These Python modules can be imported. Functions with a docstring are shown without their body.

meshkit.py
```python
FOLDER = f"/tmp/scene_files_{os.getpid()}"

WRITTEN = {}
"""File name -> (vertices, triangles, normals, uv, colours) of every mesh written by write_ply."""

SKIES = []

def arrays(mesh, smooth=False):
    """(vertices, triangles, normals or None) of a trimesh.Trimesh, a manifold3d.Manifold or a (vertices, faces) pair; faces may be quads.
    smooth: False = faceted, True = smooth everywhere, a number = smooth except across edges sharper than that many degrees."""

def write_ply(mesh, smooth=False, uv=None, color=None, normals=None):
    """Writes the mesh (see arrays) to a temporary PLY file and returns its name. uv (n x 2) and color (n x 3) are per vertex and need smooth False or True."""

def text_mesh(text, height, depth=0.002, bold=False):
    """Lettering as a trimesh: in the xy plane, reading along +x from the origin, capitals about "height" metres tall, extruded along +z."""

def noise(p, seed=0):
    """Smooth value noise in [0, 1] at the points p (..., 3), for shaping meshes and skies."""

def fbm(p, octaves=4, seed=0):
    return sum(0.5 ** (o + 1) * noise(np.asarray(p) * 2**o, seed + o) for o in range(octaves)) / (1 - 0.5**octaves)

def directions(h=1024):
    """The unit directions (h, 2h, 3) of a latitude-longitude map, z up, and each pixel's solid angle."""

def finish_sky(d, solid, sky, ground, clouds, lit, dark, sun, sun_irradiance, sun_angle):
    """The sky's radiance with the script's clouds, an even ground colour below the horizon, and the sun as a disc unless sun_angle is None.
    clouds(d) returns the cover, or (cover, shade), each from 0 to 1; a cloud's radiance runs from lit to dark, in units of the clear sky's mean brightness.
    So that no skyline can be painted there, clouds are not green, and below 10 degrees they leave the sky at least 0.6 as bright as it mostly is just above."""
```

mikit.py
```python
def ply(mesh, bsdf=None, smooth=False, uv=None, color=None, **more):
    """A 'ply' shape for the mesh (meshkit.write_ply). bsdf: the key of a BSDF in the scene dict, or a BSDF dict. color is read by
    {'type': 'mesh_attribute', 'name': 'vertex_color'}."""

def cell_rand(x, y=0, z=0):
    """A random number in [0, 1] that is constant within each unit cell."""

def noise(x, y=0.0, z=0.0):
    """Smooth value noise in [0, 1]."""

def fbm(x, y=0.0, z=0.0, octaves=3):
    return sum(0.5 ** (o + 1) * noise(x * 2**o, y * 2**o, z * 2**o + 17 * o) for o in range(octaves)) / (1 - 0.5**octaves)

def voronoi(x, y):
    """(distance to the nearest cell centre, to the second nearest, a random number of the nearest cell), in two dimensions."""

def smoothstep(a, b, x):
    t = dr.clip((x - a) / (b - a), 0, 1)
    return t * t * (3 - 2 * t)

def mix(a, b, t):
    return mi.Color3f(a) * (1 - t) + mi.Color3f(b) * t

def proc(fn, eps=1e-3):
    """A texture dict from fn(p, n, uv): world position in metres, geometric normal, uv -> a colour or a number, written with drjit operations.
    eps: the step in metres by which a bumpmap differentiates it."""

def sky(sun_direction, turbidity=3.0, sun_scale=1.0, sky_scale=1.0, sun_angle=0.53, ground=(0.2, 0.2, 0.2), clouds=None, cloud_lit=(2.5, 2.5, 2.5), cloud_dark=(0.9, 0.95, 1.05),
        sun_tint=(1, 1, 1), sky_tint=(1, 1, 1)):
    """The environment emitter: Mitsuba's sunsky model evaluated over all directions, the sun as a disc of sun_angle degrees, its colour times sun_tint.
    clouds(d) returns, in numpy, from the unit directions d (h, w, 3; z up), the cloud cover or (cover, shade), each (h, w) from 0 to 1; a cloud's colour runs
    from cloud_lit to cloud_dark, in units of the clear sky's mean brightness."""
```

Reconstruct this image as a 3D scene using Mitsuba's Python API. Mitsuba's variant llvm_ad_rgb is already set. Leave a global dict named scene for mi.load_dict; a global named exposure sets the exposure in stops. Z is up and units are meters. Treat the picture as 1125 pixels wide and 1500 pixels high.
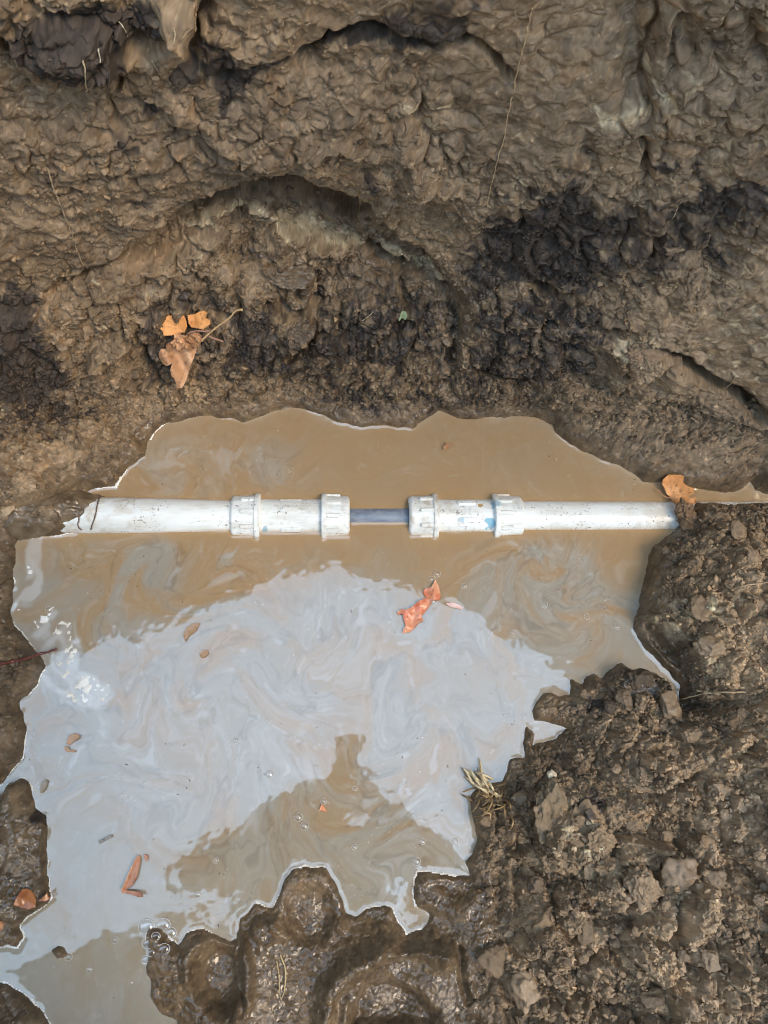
import math, os
import numpy as np
import trimesh
import manifold3d as m3
from concurrent.futures import ThreadPoolExecutor
from scipy.spatial import cKDTree, Delaunay
from scipy.ndimage import gaussian_filter, map_coordinates
import mitsuba as mi, mikit, meshkit

T = mi.ScalarTransform4f
scene, labels = {'type': 'scene'}, {}
# ---------------------------------------------------------------- camera, sky, exposure
CAM = np.array([0, 0, 1.2])
RIGHT, DOWN, FWD = np.array([0.998344, -0.016722, 0.055049]), np.array([0.000266, -0.955478, -0.295063]), np.array([0.057532, 0.294589, -0.953891])
scene['camera'] = {'type': 'perspective', 'fov': 2 * math.degrees(math.atan(562.5 / 1083)), 'fov_axis': 'x', 'near_clip': .02, 'far_clip': 2000.,
                   'to_world': T().look_at(origin=CAM.tolist(), target=(CAM + FWD).tolist(), up=(-DOWN).tolist())}


def overcast(d):
    """An even overcast, brightest overhead and about a third of that near the horizon."""
    n = meshkit.fbm(d * [2.2, 2.2, 3.0] + 3.1, 4, 5)
    return np.ones(d.shape[:2]), np.clip(1 - np.clip(d[..., 2], 0, 1) ** 1.2 + (n - .5) * .35, 0, 1)


scene['sky'] = mikit.sky((0.47, -0.30, 0.83), turbidity=4, sun_scale=.15, sun_angle=24, sun_tint=(1.08, 1.0, .88), clouds=overcast, cloud_lit=(1.48, 2.08, 2.84), cloud_dark=(.76, .77, .82), ground=(.12, .11, .09))
exposure = 3.5

DATA = {
 'shore': [[-0.4097,0.4076],[-0.3765,0.4138],[-0.3624,0.4469],[-0.3298,0.4682],[-0.3345,0.4996],[-0.3185,0.5188],[-0.2963,0.5344],[-0.2732,0.5398],[-0.2383,0.5466],[-0.191,0.5443],[-0.1669,0.5328],[-0.1354,0.5474],[-0.1202,0.5594],[-0.0905,0.5689],[-0.0604,0.5599],[-0.0098,0.538],[0.0358,0.5227],[0.0756,0.5282],[0.13,0.5273],[0.1511,0.5419],[0.1763,0.562],[0.1896,0.5568],[0.2061,0.5424],[0.2432,0.5466],[0.2903,0.551],[0.3215,0.5553],[0.3461,0.5528],[0.3757,0.5344],[0.3916,0.5042],[0.4266,0.4822],[0.4619,0.4668],[0.4916,0.4566],[0.5311,0.426],[0.5557,0.4261],[0.5879,0.4185],[0.6275,0.411],[0.6601,0.406],[0.6886,0.406],[0.7118,0.4188],[0.7254,0.4253],[0.7325,0.4087],[0.7528,0.4036],[0.8332,0.3987],[0.83,0.3822],[0.7497,0.3859],[0.6572,0.387],[0.614,0.3857],[0.5939,0.3732],[0.5772,0.3399],[0.5615,0.3313],[0.5411,0.3131],[0.5229,0.2915],[0.5152,0.2678],[0.5064,0.2443],[0.4993,0.2153],[0.4942,0.1924],[0.4827,0.1834],[0.4802,0.1721],[0.486,0.153],[0.5059,0.1283],[0.5312,0.1028],[0.546,0.0776],[0.5447,0.0518],[0.5378,0.068],[0.526,0.0898],[0.5047,0.1009],[0.4817,0.0979],[0.4712,0.1057],[0.4532,0.1168],[0.4437,0.1125],[0.4292,0.104],[0.4218,0.0878],[0.4083,0.0988],[0.3945,0.0957],[0.3843,0.0829],[0.3716,0.0906],[0.3634,0.0618],[0.3491,0.0641],[0.3366,0.0728],[0.322,0.0709],[0.3076,0.0573],[0.3009,0.0416],[0.3071,0.0227],[0.3287,0.0182],[0.3555,0.0116],[0.3356,-0.0025],[0.3155,-0.0084],[0.3013,-0.0102],[0.3007,0.0104],[0.2903,0.0167],[0.2827,0.0024],[0.285,-0.0251],[0.2631,-0.0298],[0.2554,-0.0497],[0.2469,-0.0645],[0.2094,-0.0707],[0.1982,-0.0832],[0.197,-0.1075],[0.2012,-0.1268],[0.2023,-0.1439],[0.194,-0.1645],[0.182,-0.1782],[0.1924,-0.1951],[0.177,-0.1965],[0.1548,-0.1904],[0.1316,-0.1852],[0.1122,-0.1884],[0.1054,-0.2129],[0.1087,-0.2356],[0.1274,-0.246],[0.1149,-0.2643],[0.0918,-0.2698],[0.0813,-0.2544],[0.0768,-0.2329],[0.0619,-0.2262],[0.0449,-0.2285],[0.0199,-0.243],[0.007,-0.2373],[-0.0049,-0.2055],[-0.0201,-0.1805],[-0.0502,-0.1724],[-0.0702,-0.1783],[-0.0886,-0.2015],[-0.1026,-0.2289],[-0.1235,-0.2212],[-0.1452,-0.2419],[-0.151,-0.2679],[-0.1595,-0.2711],[-0.1755,-0.2603],[-0.2,-0.2526],[-0.2218,-0.2589],[-0.2304,-0.2742],[-0.2427,-0.2626],[-0.2578,-0.2518],[-0.274,-0.2531],[-0.2782,-0.2728],[-0.274,-0.3027],[-0.2636,-0.3406],[-0.2501,-0.36],[-0.2261,-0.3706],[-0.2128,-0.435],[-0.3946,-0.4283],[-0.3964,-0.3648],[-0.4181,-0.3437],[-0.4415,-0.3249],[-0.4722,-0.3148],[-0.5382,-0.3028],[-0.543,-0.2709],[-0.4783,-0.2694],[-0.456,-0.2684],[-0.4492,-0.2549],[-0.4547,-0.241],[-0.4482,-0.2325],[-0.4298,-0.2208],[-0.4149,-0.2089],[-0.4215,-0.1767],[-0.4305,-0.1403],[-0.4303,-0.0996],[-0.4516,-0.0851],[-0.4585,-0.0603],[-0.4751,-0.0466],[-0.4904,-0.0511],[-0.503,-0.0679],[-0.5531,-0.0745],[-0.5547,-0.0631],[-0.5028,-0.0546],[-0.4896,-0.0338],[-0.476,-0.0146],[-0.4754,0.0129],[-0.4844,0.0531],[-0.49,0.0653],[-0.4738,0.0835],[-0.4609,0.1144],[-0.4671,0.1323],[-0.4815,0.1484],[-0.4983,0.1656],[-0.5127,0.1807],[-0.5226,0.2003],[-0.5257,0.2499],[-0.5265,0.2893],[-0.5315,0.3122],[-0.5224,0.326],[-0.4854,0.3271],[-0.4378,0.3328],[-0.4407,0.3824],[-0.4228,0.404]],
 'islands': [[[-0.4084,-0.2749],[-0.3986,-0.2701],[-0.387,-0.273],[-0.3788,-0.2792],[-0.3847,-0.2858],[-0.3977,-0.2871]]],
 'ctrl': [[-0.233,0.5611,0.035],[0.0703,0.5552,0.04],[0.2855,0.5704,0.04],[-0.083,0.5845,0.03],[0.4056,0.498,0.06],[-0.5029,0.4436,0.09],[-0.4147,0.4716,0.08],[-0.3592,0.4625,0.045],[-0.4324,0.4055,0.07],[-0.5047,0.3757,0.09],[-0.5098,0.3185,0.06],[-0.5036,0.5396,0.035],[-0.4433,0.5599,0.02],[-0.5745,0.5538,0.03],[-0.5218,0.4973,0.06],[-0.6359,0.5485,0.04],[-0.5991,0.3906,0.11],[-0.525,0.2449,0.05],[-0.5067,0.1394,0.06],[-0.492,0.032,0.05],[-0.4551,-0.1175,0.035],[-0.4576,-0.1885,0.03],[-0.5292,0.0857,0.12],[-0.5154,-0.1367,0.08],[-0.5796,-0.0031,0.15],[-0.4385,-0.3381,0.03],[-0.4608,-0.3698,0.05],[-0.1895,-0.3098,0.015],[-0.0487,-0.2278,0.018],[-0.066,-0.3289,0.02],[0.057,-0.3052,0.03],[0.148,-0.2338,0.015],[0.1906,-0.3177,0.03],[0.0582,-0.2652,0.02],[-0.1531,-0.4072,0.04],[0.0897,-0.443,0.05],[-0.3557,-0.4751,0.02],[0.2221,-0.1148,0.03],[0.27,-0.0493,0.02],[0.3418,0.0301,0.015],[0.3703,-0.0407,0.04],[0.2925,-0.1588,0.06],[0.3815,-0.157,0.09],[0.4784,-0.0675,0.12],[0.5488,-0.0228,0.15],[0.532,-0.1513,0.16],[0.4124,-0.2771,0.12],[0.51,-0.3054,0.17],[0.2983,-0.2859,0.07],[0.45,0.0694,0.03],[0.4748,0.0167,0.06],[0.5316,0.0759,0.07],[0.5104,0.1543,0.03],[0.5194,0.1951,0.11],[0.5191,0.2553,0.08],[0.5916,0.2783,0.12],[0.6003,0.1671,0.15],[0.5622,0.1876,0.15],[0.5801,0.1188,0.05],[0.5128,0.2569,0.12],[0.4219,-0.0484,0.12],[0.3945,-0.1083,0.04],[0.5003,-0.1445,0.07],[0.4623,-0.2085,0.19],[0.3729,-0.3319,0.06],[0.4241,-0.3277,0.16],[0.3141,-0.2218,0.1],[0.2593,-0.2,0.02],[0.5627,0.3267,0.075],[0.5685,0.3529,0.05],[0.6979,0.3591,0.03],[0.7203,0.158,0.2],[0.6505,-0.1064,0.22],[0.5733,-0.3348,0.2],[0.341,-0.4257,0.12],[0.533,0.4403,0.05],[0.6331,0.4246,0.06],[0.6926,0.4249,0.06],[0.5673,0.4738,0.09],[0.4608,0.494,0.07],[0.6702,0.486,0.12],[0.7875,0.4422,0.14],[-0.342,1.1038,0.02],[-0.1511,1.1429,0.015],[-0.0631,1.1159,0.03],[0.0963,1.0984,0.0],[0.312,1.008,0.02],[0.5978,0.8688,0.07],[0.5389,0.7525,0.06],[-0.0,0.834,-0.03],[-0.1556,0.8092,-0.02],[0.0949,0.8011,-0.03],[0.1502,0.767,-0.04],[0.2341,0.7798,0.02],[0.3166,0.7963,0.03],[-0.3189,0.7462,0.02],[-0.4177,0.7628,0.02],[-0.4916,0.7504,0.02],[0.0676,0.676,0.0],[-0.0474,0.9502,-0.02],[-0.2388,0.9129,0.01],[0.456,0.983,0.03],[-0.0002,1.2547,0.0],[-0.228,1.254,0.02],[0.1989,1.2607,0.0],[0.372,1.253,0.015],[0.276,1.2899,-0.01]],
 'feats': [
  ["P","h",-0.045,0.0105,0.5,[[-0.3119,0.8841],[-0.2714,0.9205],[-0.2282,0.9479],[-0.1818,0.9791],[-0.1483,1.0012],[-0.1098,1.0202],[-0.0798,1.0168],[-0.0472,0.9832],[-0.0137,0.9704],[0.0204,0.963],[0.0354,0.9322],[0.0664,0.8742],[0.1497,0.8332],[0.1555,0.7848],[0.0656,0.7995],[0.021,0.835],[-0.0308,0.8512],[-0.0828,0.87],[-0.1317,0.8779],[-0.1904,0.8794],[-0.2515,0.8645],[-0.302,0.8482]]],
  ["P","h",-0.105,0.0115,0.4,[[-0.2282,0.9479],[-0.1818,0.9791],[-0.1483,1.0012],[-0.1098,1.0202],[-0.0798,1.0168],[-0.0472,0.9832],[-0.0137,0.9704],[0.0204,0.963],[0.0354,0.9322],[0.0465,0.8781],[0.02,0.8643],[-0.0303,0.8803],[-0.0791,0.8985],[-0.1263,0.912],[-0.1839,0.9162],[-0.2224,0.9068]]],
  ["P","h",-0.02,0.0168,0.6,[[-0.1673,0.9052],[-0.1013,0.8847],[0.042,0.8426],[0.1203,0.7959],[0.0661,0.7682],[-0.0872,0.786],[-0.169,0.8146]]],
  ["L","h",0.014,0.0095,1,[[-0.2282,0.8799],[-0.1863,0.8978],[-0.1568,0.9004],[-0.1108,0.8836]]],
  ["L","h",0.018,0.0105,1,[[-0.1079,0.87],[-0.062,0.8527],[-0.0115,0.839],[0.0309,0.8278]]],
  ["L","h",0.016,0.0126,1,[[0.0479,0.8401],[0.0853,0.8171],[0.1318,0.7963],[0.1741,0.797]]],
  ["L","h",-0.035,0.0084,1,[[-0.2743,0.9132],[-0.3119,0.8841],[-0.378,0.852],[-0.4329,0.8245]]],
  ["L","h",-0.11,0.0063,0.4,[[0.4779,0.7974],[0.5041,0.7924],[0.5349,0.7793]]],
  ["L","h",-0.16,0.0095,0.4,[[0.5349,0.7793],[0.5571,0.7667],[0.5937,0.7545],[0.6357,0.7412],[0.6849,0.71]]],
  ["L","h",-0.09,0.0073,1,[[0.3001,0.8404],[0.3177,0.835],[0.3373,0.8348],[0.3484,0.8457]]],
  ["L","h",-0.022,0.021,1,[[0.2814,1.2892],[0.3049,1.2385],[0.3191,1.1876]]],
  ["L","h",-0.02,0.0052,0.4,[[0.3012,1.2852],[0.318,1.2591],[0.3194,1.2259],[0.3299,1.1943],[0.3453,1.1713]]],
  ["L","h",-0.02,0.0052,1,[[0.3482,1.1447],[0.3734,1.0739]]],
  ["L","h",-0.014,0.0095,1,[[0.293,1.1221],[0.3051,1.0799]]],
  ["P","h",-0.03,0.0084,1,[[0.359,1.265],[0.3608,1.2547],[0.3611,1.2472],[0.36,1.242],[0.3545,1.2414],[0.3485,1.2428],[0.3425,1.2491],[0.338,1.2583],[0.336,1.266],[0.336,1.2724],[0.338,1.278],[0.342,1.2791],[0.348,1.278],[0.3539,1.2721]]],
  ["L","h",-0.018,0.0063,1,[[0.3915,1.3002],[0.4144,1.26]]],
  ["L","h",-0.02,0.0052,1,[[0.3355,1.253],[0.3428,1.2233]]],
  ["L","h",-0.025,0.0052,1,[[0.1359,1.2211],[0.1511,1.2139],[0.1612,1.2063],[0.1747,1.1906],[0.192,1.1819]]],
  ["L","h",-0.022,0.0073,1,[[0.042,1.2301],[0.0719,1.2179],[0.1014,1.2125],[0.1371,1.2184]]],
  ["L","h",-0.022,0.0095,1,[[-0.0508,1.199],[-0.0244,1.2063],[-0.0,1.224],[0.042,1.2332]]],
  ["P","h",-0.03,0.0095,1,[[-0.0226,1.1928],[-0.024,1.188],[-0.0281,1.1863],[-0.0338,1.1848],[-0.0404,1.1861],[-0.047,1.188],[-0.0497,1.1918],[-0.0509,1.1953],[-0.0485,1.1998],[-0.0452,1.2016],[-0.0395,1.203],[-0.033,1.202],[-0.028,1.2],[-0.0235,1.1954]]],
  ["L","h",-0.03,0.0095,1,[[-0.1304,1.2759],[-0.1378,1.248],[-0.1495,1.2211],[-0.1551,1.202]]],
  ["P","h",-0.05,0.0073,1,[[-0.3224,1.2272],[-0.324,1.224],[-0.3282,1.2205],[-0.3318,1.2197],[-0.336,1.2193],[-0.3384,1.2221],[-0.3411,1.2248],[-0.3395,1.2288],[-0.3368,1.2323],[-0.3336,1.235],[-0.3299,1.236],[-0.3245,1.2361],[-0.323,1.2344],[-0.3218,1.2309]]],
  ["P","h",0.035,0.0231,1,[[-0.2226,1.2254],[-0.2335,1.2115],[-0.2518,1.2],[-0.2757,1.1942],[-0.2989,1.1958],[-0.3176,1.2055],[-0.3259,1.218],[-0.3253,1.2325],[-0.315,1.2455],[-0.2979,1.2549],[-0.276,1.26],[-0.2525,1.2595],[-0.2347,1.2529],[-0.2233,1.2408]]],
  ["L","h",-0.03,0.0073,1,[[-0.2185,1.2287],[-0.1865,1.223],[-0.1631,1.229]]],
  ["P","h",0.035,0.0084,1,[[-0.132,1.2693],[-0.1373,1.2604],[-0.1439,1.254],[-0.1529,1.2512],[-0.1623,1.2529],[-0.1705,1.2566],[-0.1746,1.2649],[-0.1743,1.2723],[-0.1712,1.2807],[-0.1636,1.2872],[-0.1557,1.29],[-0.1444,1.2897],[-0.138,1.2841],[-0.1322,1.2778]]],
  ["L","h",-0.02,0.0052,1,[[-0.24,1.1792],[-0.2568,1.1168]]],
  ["L","h",0.012,0.0147,1,[[-0.1796,1.1345],[-0.1378,1.0942],[-0.0839,1.0697]]],
  ["L","h",0.01,0.0168,1,[[0.0481,1.1096],[0.1077,1.0172],[0.058,0.944]]],
  ["L","h",-0.035,0.0136,1,[[0.1696,0.7905],[0.1859,0.7573],[0.1925,0.7083],[0.1873,0.6599]]],
  ["L","h",-0.02,0.0073,1,[[-0.1203,0.762],[-0.078,0.744],[-0.0446,0.7487]]],
  ["L","h",-0.025,0.0084,1,[[-0.0908,0.7983],[-0.066,0.7733]]],
  ["L","h",-0.02,0.0073,1,[[-0.3181,0.7678],[-0.3179,0.6962],[-0.3074,0.633]]],
  ["P","h",0.02,0.0147,1,[[-0.0476,0.7138],[-0.0488,0.7015],[-0.0577,0.691],[-0.0683,0.6867],[-0.0805,0.6877],[-0.0907,0.6938],[-0.098,0.7027],[-0.1015,0.7144],[-0.0966,0.7264],[-0.0899,0.7377],[-0.0783,0.7432],[-0.0664,0.7425],[-0.0559,0.7364],[-0.0482,0.7259]]],
  ["P","h",0.028,0.0189,1,[[-0.0425,0.811],[-0.0479,0.7938],[-0.0601,0.7808],[-0.078,0.7746],[-0.0967,0.7759],[-0.114,0.7856],[-0.1256,0.7989],[-0.1268,0.818],[-0.121,0.8364],[-0.1083,0.8513],[-0.0911,0.8574],[-0.0733,0.8548],[-0.0586,0.8456],[-0.0474,0.8292]]],
  ["P","h",0.022,0.0147,1,[[0.096,0.7441],[0.0914,0.7301],[0.0787,0.7194],[0.0608,0.7123],[0.0414,0.7117],[0.0234,0.7191],[0.0107,0.7317],[0.0057,0.7473],[0.0103,0.7628],[0.0225,0.7771],[0.0399,0.7855],[0.0598,0.7858],[0.0775,0.7769],[0.09,0.762]]],
  ["P","h",0.02,0.0126,1,[[0.0281,0.6637],[0.024,0.6492],[0.0124,0.6412],[-0.0029,0.6357],[-0.0204,0.6363],[-0.0361,0.6428],[-0.0477,0.6548],[-0.0509,0.6702],[-0.0477,0.6838],[-0.0359,0.6922],[-0.0197,0.6967],[-0.0029,0.6962],[0.0121,0.69],[0.024,0.678]]],
  ["L","h",-0.022,0.0084,1,[[-0.0375,0.7928],[-0.0344,0.7479],[-0.0518,0.6939],[-0.0914,0.6597]]],
  ["L","h",-0.02,0.0084,1,[[0.0969,0.8081],[0.1138,0.7437],[0.092,0.6904]]],
  ["P","h",0.022,0.0147,1,[[0.3596,0.7255],[0.3586,0.7032],[0.3471,0.6784],[0.3247,0.6593],[0.3001,0.6538],[0.2765,0.6595],[0.2602,0.6728],[0.2525,0.692],[0.2554,0.7157],[0.2663,0.7373],[0.286,0.7534],[0.3072,0.7607],[0.3302,0.7561],[0.3482,0.7438]]],
  ["P","h",0.02,0.0126,1,[[0.4466,0.6104],[0.4445,0.5841],[0.4322,0.5426],[0.414,0.5281],[0.3948,0.5351],[0.3745,0.5479],[0.3584,0.567],[0.348,0.5989],[0.3491,0.621],[0.3612,0.6365],[0.3811,0.6505],[0.4022,0.6598],[0.4228,0.6591],[0.4381,0.6455]]],
  ["L","h",-0.022,0.0073,1,[[0.2337,0.6587],[0.3022,0.6431],[0.3779,0.6845],[0.4311,0.6944]]],
  ["P","h",0.02,0.0126,1,[[0.5109,0.7811],[0.5131,0.767],[0.5071,0.753],[0.4952,0.7424],[0.4799,0.7378],[0.463,0.7383],[0.4507,0.7445],[0.4441,0.756],[0.4442,0.7689],[0.4503,0.7844],[0.462,0.795],[0.4759,0.801],[0.4918,0.7996],[0.504,0.7924]]],
  ["P","h",0.018,0.0105,1,[[0.5658,0.7627],[0.5689,0.7509],[0.5641,0.7407],[0.5569,0.7324],[0.5453,0.7286],[0.5335,0.7308],[0.5221,0.7376],[0.5162,0.7466],[0.5157,0.757],[0.5198,0.7679],[0.5279,0.7748],[0.5394,0.7793],[0.5508,0.7777],[0.5593,0.7724]]],
  ["P","h",0.016,0.0126,1,[[-0.1257,0.7862],[-0.1309,0.7721],[-0.1437,0.7609],[-0.1618,0.7557],[-0.18,0.7563],[-0.197,0.7674],[-0.2054,0.7803],[-0.2089,0.7963],[-0.2032,0.8099],[-0.1903,0.8194],[-0.1733,0.8233],[-0.1554,0.8221],[-0.138,0.8156],[-0.127,0.8026]]],
  ["P","h",0.014,0.0126,1,[[-0.3483,0.6682],[-0.3542,0.6418],[-0.3661,0.6235],[-0.381,0.6119],[-0.396,0.6123],[-0.4078,0.6258],[-0.4137,0.6489],[-0.4121,0.6818],[-0.4021,0.7082],[-0.3899,0.726],[-0.3747,0.7341],[-0.3604,0.732],[-0.3524,0.7192],[-0.3478,0.697]]],
  ["L","h",-0.05,0.0073,0.3,[[-0.5172,0.3535],[-0.4707,0.377],[-0.4376,0.4007],[-0.4192,0.4048]]],
  ["P","h",-0.03,0.0084,0.3,[[0.492,0.1742],[0.504,0.174],[0.5243,0.1495],[0.5479,0.1314],[0.5517,0.108],[0.5459,0.0959],[0.528,0.114],[0.5037,0.1443]]],
  ["L","h",-0.035,0.0084,1,[[0.5246,0.0364],[0.5677,0.0438],[0.593,0.0445]]],
  ["L","h",-0.04,0.0095,1,[[0.5987,0.0394],[0.6358,0.0536]]],
  ["L","h",-0.02,0.0105,1,[[0.5821,0.2151],[0.5972,0.1707],[0.5919,0.144]]],
  ["P","h",-0.045,0.0147,1,[[0.4916,-0.1203],[0.486,-0.1264],[0.4733,-0.1323],[0.4516,-0.1372],[0.4327,-0.1383],[0.416,-0.1383],[0.4034,-0.1362],[0.4011,-0.1309],[0.4068,-0.1251],[0.42,-0.1196],[0.437,-0.1139],[0.4545,-0.111],[0.4729,-0.1124],[0.486,-0.1146]]],
  ["L","h",-0.035,0.0063,1,[[0.4191,-0.1752],[0.4183,-0.194],[0.4167,-0.2081]]],
  ["P","h",0.02,0.0126,1,[[0.376,-0.1401],[0.3662,-0.1559],[0.3538,-0.1681],[0.3357,-0.1748],[0.3172,-0.1757],[0.3003,-0.1696],[0.2895,-0.1569],[0.2875,-0.1412],[0.294,-0.1258],[0.3075,-0.1123],[0.3273,-0.1042],[0.3478,-0.104],[0.3657,-0.1127],[0.3756,-0.1255]]],
  ["P","h",0.012,0.0105,1,[[0.414,-0.18],[0.408,-0.1912],[0.3974,-0.1984],[0.384,-0.204],[0.3707,-0.2044],[0.3568,-0.2008],[0.348,-0.1922],[0.3469,-0.1826],[0.3516,-0.1727],[0.3628,-0.164],[0.3781,-0.1601],[0.395,-0.1598],[0.4077,-0.1629],[0.414,-0.1715]]],
  ["L","h",-0.03,0.0084,1,[[0.3837,-0.0488],[0.4201,-0.0778],[0.4699,-0.0815],[0.5197,-0.05]]],
  ["L","h",-0.03,0.0095,1,[[0.4729,-0.1484],[0.45,-0.198],[0.4344,-0.2492]]],
  ["L","h",-0.028,0.0084,1,[[0.5312,-0.0952],[0.5262,-0.1628],[0.564,-0.1953]]],
  ["P","h",0.02,0.0168,1,[[0.618,0.114],[0.616,0.0989],[0.6056,0.0876],[0.5898,0.0803],[0.5757,0.083],[0.563,0.0903],[0.5519,0.1028],[0.546,0.12],[0.5464,0.1353],[0.5527,0.1454],[0.5645,0.1503],[0.5819,0.1499],[0.5985,0.1414],[0.6119,0.1297]]],
  ["L","h",-0.025,0.0084,1,[[0.3356,-0.2231],[0.3666,-0.2397],[0.4064,-0.2312]]],
  ["P","h",0.018,0.0105,1,[[0.33,-0.12],[0.3183,-0.1326],[0.306,-0.1422],[0.2939,-0.144],[0.2828,-0.1384],[0.2784,-0.1289],[0.2808,-0.1144],[0.2875,-0.0997],[0.2992,-0.0852],[0.312,-0.078],[0.3243,-0.0755],[0.335,-0.0792],[0.3389,-0.0904],[0.3369,-0.1056]]],
  ["L","h",-0.012,0.0073,1,[[0.2579,-0.1503],[0.2936,-0.0962],[0.3323,-0.0779]]],
  ["L","h",-0.02,0.0095,1,[[0.3643,-0.2804],[0.4073,-0.3063],[0.4219,-0.3414]]],
  ["L","h",-0.02,0.0084,1,[[0.2584,-0.3182],[0.2999,-0.3402],[0.3123,-0.3601]]],
  ["P","h",0.012,0.0105,1,[[0.4801,0.066],[0.4739,0.054],[0.4615,0.0428],[0.4464,0.0378],[0.4323,0.0379],[0.4207,0.0437],[0.4143,0.0542],[0.4157,0.0676],[0.4255,0.0821],[0.4355,0.091],[0.4493,0.0965],[0.4666,0.097],[0.4799,0.0903],[0.483,0.0796]]],
  ["P","h",0.015,0.0084,1,[[0.3843,-0.107],[0.3826,-0.1126],[0.376,-0.1169],[0.3665,-0.1198],[0.3599,-0.1199],[0.3535,-0.116],[0.3486,-0.1121],[0.3483,-0.1057],[0.3519,-0.099],[0.3573,-0.0947],[0.3656,-0.0905],[0.3723,-0.0908],[0.3788,-0.0953],[0.384,-0.1003]]],
  ["P","h",-0.02,0.0105,1,[[0.6133,0.2566],[0.6106,0.2488],[0.6002,0.2402],[0.5882,0.2343],[0.5762,0.2334],[0.5663,0.2336],[0.56,0.2377],[0.5583,0.2452],[0.5618,0.2519],[0.5691,0.2583],[0.5784,0.2638],[0.5908,0.266],[0.6024,0.2656],[0.6119,0.2635]]],
  ["P","h",-0.024,0.0147,1,[[-0.144,-0.312],[-0.1444,-0.3298],[-0.1512,-0.3426],[-0.1624,-0.3502],[-0.1748,-0.3509],[-0.1869,-0.3429],[-0.1972,-0.3296],[-0.1996,-0.311],[-0.1985,-0.2931],[-0.1921,-0.2771],[-0.1809,-0.2701],[-0.1691,-0.2708],[-0.1568,-0.2805],[-0.1488,-0.294]]],
  ["L","h",0.014,0.0115,1,[[-0.2158,-0.3111],[-0.2137,-0.2878],[-0.2033,-0.2693],[-0.1862,-0.2589],[-0.1678,-0.2618],[-0.149,-0.2707],[-0.1336,-0.2887],[-0.1278,-0.3119],[-0.1318,-0.3349],[-0.1418,-0.351]]],
  ["P","h",-0.018,0.0147,1,[[-0.0146,-0.2424],[-0.0179,-0.2577],[-0.0247,-0.2689],[-0.0363,-0.2748],[-0.0491,-0.2741],[-0.0607,-0.2669],[-0.0695,-0.2553],[-0.0722,-0.2401],[-0.071,-0.226],[-0.062,-0.2139],[-0.0507,-0.2068],[-0.037,-0.2076],[-0.0249,-0.2155],[-0.018,-0.2279]]],
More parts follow.
